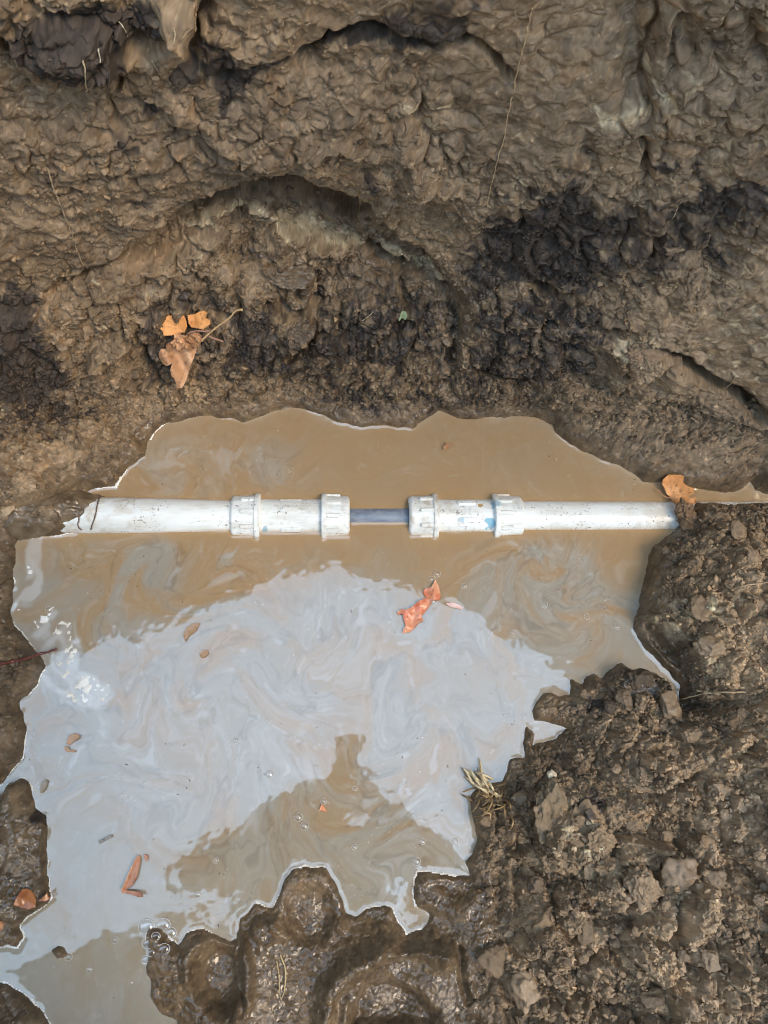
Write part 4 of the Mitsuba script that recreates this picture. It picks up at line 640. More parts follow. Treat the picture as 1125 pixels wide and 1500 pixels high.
  'bottom_straw_001': {"ut":[[-0.0917,-0.294],[-0.0865,-0.3135],[-0.0839,-0.3382]]},
  'slope_rootlet': {"ut":[[0.5336,0.9319],[0.5375,0.9527],[0.5375,0.9696]]},
  'slope_rootlet_001': {"ut":[[0.0331,0.7369],[0.0513,0.7486]]},
  'slope_rootlet_002': {"ut":[[0.4296,1.0502],[0.4257,1.0346]]},
  'straw_clump': {"ut":[[0.2424,-0.0834]]},
  'white_stone': {"ut":[[0.3191,-0.0561]]},
  'tan_pebble': {"ut":[[-0.0111,0.7317]]},
  'pale_chunk': {"ut":[[-0.5285,0.3586]]},
  'pale_chunk_001': {"ut":[[-0.3517,0.8487]]},
  'clay_lump': {"ut":[[0.414,-0.0795]]},
  'clay_lump_001': {"ut":[[0.3022,-0.1094]]},
  'clay_lump_002': {"ut":[[0.3321,-0.1419]]},
  'clay_lump_003': {"ut":[[0.3594,-0.1406]]},
  'clay_lump_004': {"ut":[[0.3776,-0.1822]]},
  'clay_lump_005': {"ut":[[0.3997,-0.1926]]},
  'dark_lump': {"ut":[[0.3542,-0.1003]]},
  'dark_lump_001': {"ut":[[0.3789,-0.1068]]},
  'grey_lump': {"ut":[[0.4634,0.0661]]},
  'pale_lump': {"ut":[[0.3113,1.1581]]},
  'pale_lump_001': {"ut":[[0.3399,1.1672]]},
  'block_lump': {"ut":[[0.4686,0.7915]]},
  'block_lump_001': {"ut":[[0.5219,0.7733]]},
  'round_lump': {"ut":[[-0.0722,0.7304]]},
  'round_lump_001': {"ut":[[-0.0839,0.8097]]},
  'ledge_pebble': {"ut":[[-0.1333,0.8422]]},
  'ledge_pebble_001': {"ut":[[-0.1229,0.837]]},
  'dark_lump_002': {"ut":[[-0.0085,0.8435]]},
  'round_lump_002': {"ut":[[0.0526,0.7993]]},
  'hang_lump': {"ut":[[-0.1528,1.2816]]},
  'bubbles': {"xy":[[-0.0643,-0.1083],[-0.0549,-0.1208],[-0.0267,-0.0871],[0.0207,-0.0697],[-0.4655,0.2072],[0.2033,0.2421],[0.2792,0.1636],[0.4054,0.1894],[0.3361,0.2092],[0.4541,0.1721],[-0.3202,-0.2642],[-0.3824,-0.2837],[-0.1838,-0.1643],[-0.1087,-0.0467],[0.1214,-0.1465],[0.1708,-0.1477],[-0.1621,0.0027],[0.1501,0.2173],[0.1491,0.2539],[0.0193,-0.1516],[0.1114,-0.1733],[0.1586,0.2631],[-0.2069,-0.2088],[-0.3526,-0.2997]]},
  'bubrad': {"xy":[[-0.71,1.4856]]},
  'mudbub': {"ut":[[-0.2776,-0.2485],[-0.2542,-0.2472],[-0.2724,-0.268],[-0.2607,-0.2589],[-0.2438,-0.2576],[-0.2659,-0.2784],[-0.275,-0.2901],[-0.2477,-0.2745]]},
  'lobe_bub': {"xy":[[0.4945,0.1074],[0.4692,0.1142],[0.436,0.1005],[0.5075,0.1116]]},
}

# ---------------------------------------------------------------- helpers for the things
VCOL = {'type': 'mesh_attribute', 'name': 'vertex_color'}


def vc(name, rough, **kw):
    scene[name] = {'type': 'twosided', 'bsdf': {'type': 'principled', 'base_color': VCOL, 'roughness': rough, **kw}}
    return name


vc('leaf_bsdf', .55); vc('wet_leaf_bsdf', .25); vc('fibre_bsdf', .6); vc('stone_bsdf', .5); vc('skin_bsdf', .55); vc('cloth_bsdf', .9, sheen=.3); vc('phone_bsdf', .2); vc('foam_bsdf', .22); vc('bubble_bsdf', .04, specular=1.0)


def put(key, mesh, bsdf, color, smooth=True, uv=None, label=None, cat=None, group=None, kind=None):
    n = len(mesh.vertices)
    color = np.broadcast_to(np.asarray(color, float), (n, 3))
    scene[key] = mikit.ply(mesh, bsdf, smooth=smooth, color=color, **({'uv': uv} if uv is not None else {}))
    if label:
        tag(key, label, cat, group, kind)
    return key


def tag(key, label, cat=None, group=None, kind=None):
    labels[key] = {k: v for k, v in (('label', label), ('category', cat), ('group', group), ('kind', kind)) if v}


def nump(base_, k):
    return base_ if k == 0 else '%s_%03d' % (base_, k)


def tube(pts, r, sides=7, sub=6, wob=0, seed=0):
    """A tapering, slightly knotty tube along a smoothed polyline; r is one radius or one per point."""
    p = np.asarray(pts, float); m = len(p)
    r = np.broadcast_to(np.asarray(r, float), (m,))
    s = np.linspace(0, m - 1, (m - 1) * sub + 1)
    from scipy.interpolate import PchipInterpolator
    q = PchipInterpolator(np.arange(m), p)(s) if m > 2 else np.stack([np.interp(s, np.arange(m), p[:, k]) for k in range(3)], 1)
    rr = np.interp(s, np.arange(m), r)
    g = np.random.default_rng(seed)
    if wob:
        q[1:-1] += gaussian_filter(g.normal(0, wob, (len(q) - 2, 3)), (1.5, 0))
    rr = rr * (1 + .15 * g.normal(0, 1, len(rr)).clip(-2, 2))
    t = np.gradient(q, axis=0); t /= np.linalg.norm(t, axis=1, keepdims=True) + 1e-12
    a = np.cross(t, [.3, .2, .93]); a /= np.linalg.norm(a, axis=1, keepdims=True) + 1e-12
    b = np.cross(t, a); th = np.arange(sides) * 2 * np.pi / sides
    v = q[:, None] + rr[:, None, None] * (np.cos(th)[None, :, None] * a[:, None] + np.sin(th)[None, :, None] * b[:, None])
    v = np.vstack([v.reshape(-1, 3), q[:1], q[-1:]])
    n = len(q); f = []
    for i in range(n - 1):
        for j in range(sides):
            k = (j + 1) % sides
            f += [(i * sides + j, i * sides + k, (i + 1) * sides + k), (i * sides + j, (i + 1) * sides + k, (i + 1) * sides + j)]
    for j in range(sides):
        k = (j + 1) % sides
        f += [(n * sides, k, j), (n * sides + 1, (n - 1) * sides + j, (n - 1) * sides + k)]
    m_ = trimesh.Trimesh(v, f, process=False); m_.fix_normals()
    return m_


# ---------------------------------------------------------------- the mended pipe
PIPE_DX = -.0095


def pipe_axis(x):
    x = np.asarray(x, float)
    z = PIPE_Z + np.where(x < -.17, (-.17 - x) * .068, 0) - np.clip((x - .32) * .004, 0, .002)
    return np.stack([x + PIPE_DX, PIPE_Y + 0 * x, z], -1)


def lathe(prof, sides=72, dents=0):
    """Turned body about the pipe line from (x, radius) pairs; open ends."""
    p = np.asarray(prof, float); th = np.arange(sides) * 2 * np.pi / sides
    c = pipe_axis(p[:, 0])
    v = np.stack([np.broadcast_to(c[:, 0:1], (len(p), sides)), c[:, 1:2] + p[:, 1:] * np.cos(th), c[:, 2:] + p[:, 1:] * np.sin(th)], -1)
    i, j = np.meshgrid(np.arange(len(p) - 1), np.arange(sides), indexing='ij')
    k = (j + 1) % sides
    f = np.stack([i * sides + j, (i + 1) * sides + j, (i + 1) * sides + k, i * sides + k], -1).reshape(-1, 4)
    m_ = trimesh.Trimesh(v.reshape(-1, 3), np.vstack([f[:, [0, 1, 2]], f[:, [0, 2, 3]]]), process=False)
    return m_


def rounded(prof, r=.0012, n=4):
    """Rounds the corners of a profile polyline."""
    p = np.asarray(prof, float); out = [p[0]]
    for a, b, c in zip(p[:-2], p[1:-1], p[2:]):
        u, w = a - b, c - b
        lu, lw = np.linalg.norm(u), np.linalg.norm(w)
        k = min(r, lu * .45, lw * .45)
        s, e = b + u / lu * k, b + w / lw * k
        for t in np.linspace(0, 1, n + 1):
            out.append((1 - t) ** 2 * s + 2 * t * (1 - t) * b + t * t * e)
    return np.array(out + [p[-1]])


def capsule_on(x0, x1, ang, radius, width, height):
    """A raised, rounded bar on a turned surface at the angle ang (0 = up, + towards the viewer)."""
    d = np.array([0, -math.sin(ang), math.cos(ang)]); s = np.array([0, math.cos(ang), math.sin(ang)])
    hw = width / 2; pts = []
    for zz, sc_ in ((-.0015, 1.06), (height * .6, 1.), (height, .72)):
        for e, sg in ((x0 + hw, -1), (x1 - hw, 1)):
            for a in np.linspace(-np.pi / 2, np.pi / 2, 7):
                cx = e + sg * hw * sc_ * math.cos(a)
                pts.append(pipe_axis(cx) + d * (radius + zz) + s * hw * sc_ * math.sin(a))
    h_ = trimesh.convex.convex_hull(np.array(pts))
    return h_


def pvc(p, n, uv):
    sp = mikit.smoothstep(.76, .82, mikit.noise(p.x * 480, p.y * 480, p.z * 480)) * mikit.smoothstep(.45, .62, mikit.noise(p.x * 40, p.y * 40, p.z * 40 + 3))
    dirt = mikit.smoothstep(.35, .85, mikit.fbm(p.x * 22, p.y * 90, p.z * 60, 4))
    c = mikit.mix((.72, .755, .74), (.50, .485, .42), dirt * .60)
    sc = mikit.smoothstep(.74, .80, mikit.noise(p.x * 30, p.y * 420, p.z * 420))
    c = mikit.mix(c, (.52, .51, .46), sc * .35)
    low = mikit.smoothstep(.007, .0, p.z) * (.35 + .5 * mikit.noise(p.x * 60, p.y * 60))
    c = mikit.mix(c, (.48, .36, .22), low)
    b1 = mikit.fbm(p.x * 55, p.y * 55, p.z * 55 + 9, 4)
    smear = mikit.smoothstep(.58, .72, b1) * mikit.smoothstep(.40, .62, mikit.noise(p.x * 11 + 4, p.y * 11))
    c = mikit.mix(c, (.36, .27, .17), smear * .55)
    ends = mikit.smoothstep(-.27, -.40, p.x) + mikit.smoothstep(.45, .58, p.x)
    c = mikit.mix(c, (.40, .32, .21), ends * mikit.smoothstep(.40, .68, b1) * .6)
    return mikit.mix(c, (.12, .10, .085), sp * .8)


def pvc_fit(p, n, uv):
    c = pvc(p, n, uv)
    w = mikit.fbm(p.x * 90, p.y * 90, p.z * 90, 3)
    def spot(x, y, r, k):
        d = ((p.x - x) * (p.x - x) + (p.y - y) * (p.y - y))
        return mikit.smoothstep(.62, .42, d ** .5 / r + (w - .5) * k)
    d1 = mi.Float(spot(.250, PIPE_Y - .015, .019, 1.1)); d2 = mi.Float(spot(.264, PIPE_Y + .014, .013, 1.5)); d3 = mi.Float(spot(.203, PIPE_Y - .013, .010, 1.3)); d4 = mi.Float(spot(-.127, PIPE_Y - .025, .009, 1.0)); d5 = mi.Float(spot(.01, PIPE_Y + .027, .008, 1.2)); d6 = mi.Float(spot(.297, PIPE_Y + .012, .008, 1.3))
    m = mi.Float(mi.Float(d1 * .9 + d2 * .55) + (d3 + d4 + d5 * .6 + d6 * .4) * .6)
    m = mi.Float(mikit.smoothstep(.1, .9, m))
    c = mikit.mix(c, mikit.mix((.085, .29, .43), (.16, .40, .52), w), m * .9)
    t = mi.Float(spot(.234, PIPE_Y + .014, .012, 1.6))
    g1 = mikit.smoothstep(.55, .75, mikit.fbm(p.x * 170, p.y * 170, p.z * 170, 3))
    c = mikit.mix(c, (.40, .37, .30), g1 * .35)
    return mikit.mix(c, (.46, .27, .09), mikit.smoothstep(.1, .6, t) * .9)


scene['pvc_bsdf'] = {'type': 'twosided', 'bsdf': {'type': 'principled', 'base_color': mikit.proc(pvc), 'roughness': .38, 'specular': .45}}
scene['fitting_bsdf'] = {'type': 'twosided', 'bsdf': {'type': 'principled', 'base_color': mikit.proc(pvc_fit), 'roughness': .42, 'specular': .45}}


def greyp(p, n, uv):
    w = mikit.fbm(p.x * 60, p.y * 120, p.z * 120, 4)
    sp = mikit.smoothstep(.72, .8, mikit.noise(p.x * 300, p.y * 300, p.z * 300))
    c = mikit.mix((.135, .165, .215), (.205, .24, .29), mikit.smoothstep(.3, .7, w))
    return mikit.mix(c, (.30, .28, .24), sp * .25)


scene['grey_pipe_bsdf'] = {'type': 'twosided', 'bsdf': {'type': 'principled', 'base_color': mikit.proc(greyp), 'roughness': .3, 'specular': .5}}
W_ = 'water_pipe'
tag(W_, 'white plastic pipe with two couplings and a short grey middle piece lying across the puddle', 'pipe')


def shape(key, mesh, bsdf, smooth=35):
    scene[key] = mikit.ply(mesh, bsdf, smooth=smooth)


xs = np.linspace(-.60, -.165, 40)
shape(W_ + '__pipe_section', lathe(np.stack([xs, 0 * xs + .031], 1)), 'pvc_bsdf', True)
xs = np.linspace(.31, .95, 50)
shape(W_ + '__pipe_section_001', lathe(np.stack([xs, 0 * xs + .031], 1)), 'pvc_bsdf', True)
xs = np.linspace(.0, .145, 20)
shape(W_ + '__grey_pipe', lathe(np.stack([xs, 0 * xs + .0208], 1)), 'grey_pipe_bsdf', True)
labels[W_ + '__grey_pipe'] = {'label': 'short bare blue-grey pipe between the two couplings'}
labels[W_ + '__pipe_section'] = {'label': 'white pipe running into the mud on the left'}
labels[W_ + '__pipe_section_001'] = {'label': 'white pipe running under the mud mound on the right'}


def nut(key, x_out, x_in, phase):
    s = 1 if x_in > x_out else -1
    L_ = abs(x_in - x_out)
    prof = [(0, .029), (0, .0345), (.004, .0385), (L_ - .0088, .0396), (L_ - .0085, .0430), (L_, .0430), (L_, .031)]
    p = rounded([(x_out + s * a, r) for a, r in prof], .0022)
    shape(key, lathe(p, 96), 'fitting_bsdf')
    for i in range(10):
        a = phase + i * 2 * np.pi / 10
        e0, e1 = x_in - s * .0075, x_in - s * (.0075 + .0245)
        shape(key.rsplit('__', 1)[0] + '__' + nump('rib', shape.ribs), capsule_on(min(e0, e1), max(e0, e1), a, .0389, .0078, .0034), 'fitting_bsdf', 40)
        shape.ribs += 1


def coupling(k, x0, x1, x2, x3, pads, ph):
    key = W_ + '__' + nump('coupling', k)
    p = rounded([(x1 - .004, .031), (x1 - .0005, .0337), ((x1 + x2) / 2, .0334), (x2 + .0005, .0337), (x2 + .004, .031)], .001)
    shape(key, lathe(p, 80), 'fitting_bsdf')
    shape.ribs = 0
    nut(key + '__nut', x0, x1, ph[0]); nut(key + '__nut_001', x3, x2, ph[1])
    mid = (x1 + x2) / 2
    for i, a in enumerate(pads):
        shape(key + '__' + nump('pad', i), capsule_on(mid - .017 + .001 * k, mid + .017, a, .0332, .0088, .0030), 'fitting_bsdf', 40)
    return key


ck = coupling(0, -.1753, -.1268, -.0240, .0235, [math.radians(a) for a in (-9, 51, 111, 171, 231)], (math.radians(0), math.radians(10)))
labels[ck] = {'label': 'left white coupling, clean, with raised moulding marks on its upper side'}
ck1 = coupling(1, .1235, .1735, .2690, .3200, [math.radians(a) for a in (-33, 22, 82, 142, 262)], (math.radians(-3), math.radians(4)))
labels[ck1] = {'label': 'right white coupling with blue stains and a tan spot'}
# worn raised moulding on the left coupling's upper side, too worn to read
g = np.random.default_rng(4); marks = []
for row, a0 in enumerate((-58, -47)):
    x = -.094
    while x < -.060:
        w = g.uniform(.0012, .0034)
        marks.append(capsule_on(x, x + max(w, .0016), math.radians(a0 + g.uniform(-1, 1)), .0330, g.uniform(.0012, .0042), .0011)); x += w + g.uniform(.0008, .0018)
marks.append(capsule_on(-.096, -.058, math.radians(-52.5), .0330, .0010, .0009))
shape(ck + '__moulding_mark', trimesh.util.concatenate(marks), 'fitting_bsdf', 40)


# ---------------------------------------------------------------- mud caked on the left end of the pipe
def mud_cake():
    xx, th = np.meshgrid(np.linspace(-.54, -.365, 140), np.radians(np.linspace(-115, 115, 130)), indexing='ij')   # th: 0 up, + towards the viewer
    yb = np.interp(-np.sin(-th) * .031, [-.034, -.026, -.012, -.006, .003, .011, .018, .024, .031], [-.380, -.386, -.394, -.400, -.404, -.414, -.430, -.446, -.462])
    p = np.stack([xx.ravel(), th.ravel() * .03, 0 * xx.ravel()], 1)
    e = (yb - xx).ravel() + vfbm(p, .014, 3, 410) * .009
    thick = (.0015 + .006 * smst(0, .05, e) + .006 * (vfbm(p, .02, 4, 420) + .3) * smst(0, .03, e) + .002 * np.abs(vnoise(p, .006, 424))) * smst(-.001, .004, e)
    r = .0305 + thick - .006 * smst(.0, -.004, e)
    c = pipe_axis(xx.ravel())
    v = c + np.stack([0 * r, -np.sin(th.ravel()) * r, np.cos(th.ravel()) * r], 1)
    n, m_ = xx.shape; ii = np.arange(n * m_).reshape(n, m_)
    q = ((e > -.003).reshape(n, m_))[:-1, :-1]
    f = np.vstack([np.stack([ii[:-1, :-1], ii[1:, :-1], ii[1:, 1:]], -1)[q], np.stack([ii[:-1, :-1], ii[1:, 1:], ii[:-1, 1:]], -1)[q]])
    uu = np.unique(f); mm_ = np.full(n * m_, -1); mm_[uu] = np.arange(len(uu))
    me = trimesh.Trimesh(v[uu], mm_[f], process=False)
    k = smst(-.4, .5, vfbm(p, .02, 3, 430))[uu][:, None]
    colr = np.array([.105, .072, .040]) * (1 - k) + np.array([.19, .14, .088]) * k
    gl = np.clip(.32 + .3 * vnoise(p, .012, 432)[uu], .15, .8)
    put('mud_cake', me, 'soil_bsdf', colr, uv=np.stack([gl, 0 * gl], 1), label='wet brown mud smeared over the left end of the white pipe', cat='mud')


mud_cake()
for k, (x0, x1) in enumerate(((-.388, -.399), (-.415, -.413))):
    th = np.radians(np.linspace(-60 + 50 * k, 62, 8))
    x = np.interp(np.linspace(0, 1, 8), [0, .55, .8, 1], [x0, x0 + .001, x0 - .004, x1])
    p = pipe_axis(x) + np.stack([0 * th, -np.sin(th) * .0325, np.cos(th) * .0325], 1)
    put(nump('pipe_rootlet', k), tube(p, .0011, wob=.0009, seed=k), 'fibre_bsdf', (.13, .085, .06), label=('thin dark rootlet lying round the white pipe beside its muddy end', 'short dark rootlet at the lower edge of the muddy pipe end')[k], cat='root')


# ---------------------------------------------------------------- leaves
def leaf(poly, o, ax, ay, bend, seed, c_lo, c_hi, step=.0022, ridge=None, thick=.0005, vein=True, spots=.5, pts3=None):
    """A dry leaf blade: a curled sheet with thickness inside an outline in its own plane. bend(x, y) -> height."""
    p = np.asarray(poly, float)
    r = np.random.default_rng(seed)
    seg = np.roll(p, -1, 0) - p
    rim = np.vstack([a + s * np.linspace(0, 1, max(2, int(np.hypot(*s) / step)), endpoint=False)[:, None] for a, s in zip(p, seg)])
    rim = rim + r.normal(0, step * .10, rim.shape)
    lo, hi = rim.min(0), rim.max(0)
    gx, gy = np.meshgrid(np.arange(lo[0], hi[0], step), np.arange(lo[1], hi[1], step))
    inner = np.stack([gx.ravel(), gy.ravel()], 1) + r.normal(0, step * .15, (gx.size, 2))
    inner = inner[poly_sd(inner[:, 0], inner[:, 1], rim) > step * .5]
    q = np.vstack([rim, inner]); tri = Delaunay(q).simplices
    cen = q[tri].mean(1); tri = tri[poly_sd(cen[:, 0], cen[:, 1], rim) > 0]
    a, b = q[tri[:, 1]] - q[tri[:, 0]], q[tri[:, 2]] - q[tri[:, 0]]
    tri = np.where((a[:, 0] * b[:, 1] - a[:, 1] * b[:, 0] < 0)[:, None], tri[:, ::-1], tri)
    q3 = np.stack([q[:, 0], q[:, 1], 0 * q[:, 0] + seed], 1)
    size = np.ptp(q, axis=0).max()
    z = bend(q[:, 0], q[:, 1]) + vfbm(q3, max(size * .22, .004), 3, 500 + seed) * size * .035
    nz = np.asarray(np.cross(ax, ay))
    top = np.asarray(o) + q[:, :1] * np.asarray(ax) + q[:, 1:] * np.asarray(ay) + z[:, None] * nz
    bot = top - nz * thick
    n = len(q); m_ = len(rim); k = np.arange(m_); kk = (k + 1) % m_
    f = np.vstack([tri, tri[:, ::-1] + n, np.stack([k, k + n, kk + n], 1), np.stack([k, kk + n, kk], 1)])
    t = smst(-.5, .6, vfbm(q3, size * .3, 3, 520 + seed))[:, None]
    colr = np.asarray(c_lo) * (1 - t) + np.asarray(c_hi) * t
    if vein:
        d = np.min([np.abs(np.sin(an) * (q[:, 0] - vein[0]) - np.cos(an) * (q[:, 1] - vein[1])) + 9 * ((np.cos(an) * (q[:, 0] - vein[0]) + np.sin(an) * (q[:, 1] - vein[1])) < 0) for an in vein[2]], axis=0) if not isinstance(vein, bool) else np.abs(np.sin(q[:, 0] * 700 + q[:, 1] * 300)) * .004
        colr = colr * (1 - .35 * np.exp(-(d / .0007) ** 2)[:, None])
    sp = smst(.62, .8, vnoise(q3, .0035, 540 + seed))[:, None]
    colr = colr * (1 - spots * sp)
    return trimesh.Trimesh(np.vstack([top, bot]), f, process=False), np.vstack([colr, colr * .85])


OR1, OR2 = np.array([.52, .205, .050]), np.array([.72, .34, .115])
TN1, TN2 = np.array([.42, .215, .105]), np.array([.62, .37, .20])
b = OBJ['bank_leaf']
tag('bank_leaf', 'crumpled orange and tan dead leaf with long pale stalk on the far bank', 'leaf')
fr = (np.array(b['o']), np.array(b['ax']), np.array(b['ay'])); nz = np.cross(fr[1], fr[2])
m_, c = leaf(b['polys'][0], *fr, lambda x, y: .004 + .10 * np.abs(x + .012) * .6 + 5 * (y - .035) ** 2, 1, OR1 * 1.1, OR2 * 1.1, vein=(.010, .030, [2.2, 2.6, 2.95])); put('bank_leaf__blade', m_, 'leaf_bsdf', c)
m_, c = leaf(b['polys'][1], *fr, lambda x, y: .003 + .25 * np.abs(x - .030) + .06 * (y - .03), 2, OR1, OR2 * 1.05, vein=(.028, .026, [.45, 1.0, 1.5])); put('bank_leaf__blade_001', m_, 'leaf_bsdf', c)
m_, c = leaf(b['polys'][2], *fr, lambda x, y: .001 + .007 * np.sin((x * .9 + y * .35) * 190) + .22 * np.maximum(x - (.004 + (y + .03) * .25), 0), 3, TN1, TN2, vein=(.018, -.002, [-1.95, -2.4, -2.85])); put('bank_leaf__blade_002', m_, 'leaf_bsdf', c); labels['bank_leaf__blade_002'] = {'label': 'lower tan blade, folded along its right side'}
m_, c = leaf(b['polys'][3], fr[0] + nz * .014, *fr[1:], lambda x, y: .006 * np.sin(x * 420 + 1) * np.cos(y * 380) + .003 * np.sin(x * 900 - y * 700), 4, TN1 * .75, TN2, step=.0016, spots=.7); put('bank_leaf__crumpled_blade', m_, 'leaf_bsdf', c); labels['bank_leaf__crumpled_blade'] = {'label': 'dark crumpled middle of the leaf'}
for k, i in enumerate((4, 5, 6)):
    q = np.array(b['polys'][i]); p3 = fr[0] + q[:, :1] * fr[1] + q[:, 1:] * fr[2] + nz * (.009 + .02 * np.linspace(0, 1, len(q)) * (k == 0))[:, None]
    put('bank_leaf__' + nump('stalk', k), tube(p3, [np.interp(np.linspace(0, 1, len(q)), [0, .15, .92, 1], [.0022, .0013, .0012, .0022])] [0] if k == 0 else .0012, sides=8, seed=k + 3), 'leaf_bsdf', (.50, .33, .17) if k == 0 else (.36, .2, .13))
b = OBJ['pipe_leaf']; fr = (np.array(b['o']), np.array(b['ax']), np.array(b['ay'])); nz = np.cross(fr[1], fr[2])
tag('pipe_leaf', 'orange lobed dead leaf lying over the right end of the white pipe', 'leaf')
m_, c = leaf(b['polys'][0], *fr, lambda x, y: 5.5 * x * x + 4 * y * y - .002, 8, OR1, OR2 * .95, vein=(-.010, -.006, [1.25, .75, .2, -.3, -.75, 1.75])); put('pipe_leaf__blade', m_, 'leaf_bsdf', c)
q = np.array(b['polys'][1]); put('pipe_leaf__stalk', tube(fr[0] + q[:, :1] * fr[1] + q[:, 1:] * fr[2] + nz * .002, .0009), 'leaf_bsdf', (.45, .22, .10))


def floater(key, label, cat, lo, hi, bend, seed, parts=('blade',), wetb='wet_leaf_bsdf', thick=.0007, step=.0018, lift=.0, spots=.5):
    b = OBJ[key]; o = np.array(b['o']) + np.cross(b['ax'], b['ay']) * lift
    if len(b['polys']) == 1:
        m_, c = leaf(b['polys'][0], o, b['ax'], b['ay'], bend, seed, lo, hi, step=step, vein=False, thick=thick, spots=spots); put(key, m_, wetb, c, label=label, cat=cat)
    else:
        tag(key, label, cat)
        for i, pl in enumerate(b['polys']):
            m_, c = leaf(pl, o, b['ax'], b['ay'], bend, seed + i, lo, hi, step=step, vein=False, thick=thick, spots=spots); put(key + '__' + parts[i], m_, wetb, c)


floater('red_leaf', 'ragged red-orange leaf fragment floating below the grey pipe', 'leaf', np.array([.50, .13, .06]), np.array([.62, .30, .17]), lambda x, y: .0035 + .0015 * np.sin(x * 260) + .0022 * vfbm(np.stack([x, y, 0 * x], 1), .009, 3, 23), 20, step=.0014, spots=.6)
floater('pink_scrap', 'small pale pink scrap floating right of the red-orange leaf', 'leaf scrap', np.array([.62, .40, .34]), np.array([.66, .50, .44]), lambda x, y: .0012 + 0 * x, 21, spots=.1)
floater('folded_leaf', 'narrow folded brown-orange leaf floating in the lower left of the puddle', 'leaf', np.array([.30, .11, .045]), np.array([.50, .24, .13]), lambda x, y: .003 + .25 * np.abs(x * .9 - y * .35 + .002) , 22, parts=('blade', 'stalk'))
floater('leaf_bit', 'tiny reddish leaf bit floating beside the tip of the narrow folded leaf', 'leaf bit', np.array([.32, .14, .08]), np.array([.45, .22, .13]), lambda x, y: .002 + 0 * x, 24, step=.0012)
floater('mud_leaf', 'wet rusty brown leaf stuck to the mud at the left edge', 'leaf', np.array([.24, .075, .022]), np.array([.42, .17, .07]), lambda x, y: .003 + 3 * y * y + .0030 * vfbm(np.stack([x, y, 0 * x], 1), .012, 2, 26), 25, parts=('blade', 'torn_edge'))
floater('edge_leaf', 'orange leaf tip at the left edge of the photo, below the wet rusty leaf', 'leaf', np.array([.32, .11, .03]), np.array([.45, .2, .07]), lambda x, y: .003 + 0 * x, 27)
floater('curl_leaf', 'small curled brown leaf half sunk near the left shore', 'leaf', np.array([.34, .22, .12]), np.array([.42, .20, .10]), lambda x, y: .002 + .12 * np.abs(x), 28, parts=('blade', 'torn_edge'))
floater('brown_flake', 'larger brown leaf flake floating upper left in the grey reflection', 'leaf flake', np.array([.30, .18, .09]), np.array([.36, .22, .12]), lambda x, y: .0015 + 0 * x, 30)
floater('brown_flake_001', 'small rounded brown leaf flake just below the larger brown flake', 'leaf flake', np.array([.30, .18, .09]), np.array([.36, .22, .12]), lambda x, y: .0015 + 0 * x, 31)
floater('pod_flake', 'olive seed-shaped flake floating close to the left mud bank', 'leaf flake', np.array([.20, .15, .09]), np.array([.26, .20, .12]), lambda x, y: .002 + 0 * x, 32)
floater('tiny_leaf', 'tiny curled brown leaf floating above the right coupling near the far shore', 'leaf', np.array([.30, .15, .07]), np.array([.40, .22, .12]), lambda x, y: .003 + .2 * np.abs(x), 33, step=.0012)
floater('red_bit', 'tiny orange-red leaf bit floating beside bubbles in the dark reflection', 'leaf bit', np.array([.55, .18, .07]), np.array([.6, .25, .12]), lambda x, y: .0015 + 0 * x, 34, step=.0012)
floater('dark_flake', 'thin dark flake floating up and left of the narrow folded leaf', 'leaf flake', np.array([.20, .17, .13]), np.array([.25, .21, .16]), lambda x, y: .0015 + 0 * x, 35, step=.0012)
floater('green_sprig', 'small pale green sprig on the dark soil above the water', 'sprig', np.array([.20, .27, .13]), np.array([.32, .40, .24]), lambda x, y: .002 + .15 * np.abs(x), 36, wetb='leaf_bsdf', step=.0012)

# ---------------------------------------------------------------- roots, twigs, straw
def gpath(name, lift=.002):
    nn = [on_ground(a, b_) for a, b_ in OBJ[name]['ut']]
    p = np.array(nn); d = CAM - p
    return p + d / np.linalg.norm(d, axis=1, keepdims=True) * lift


def spline(p, n):
    s = np.linspace(0, len(p) - 1, n)
    return np.stack([np.interp(s, np.arange(len(p)), p[:, k]) for k in range(3)], 1)


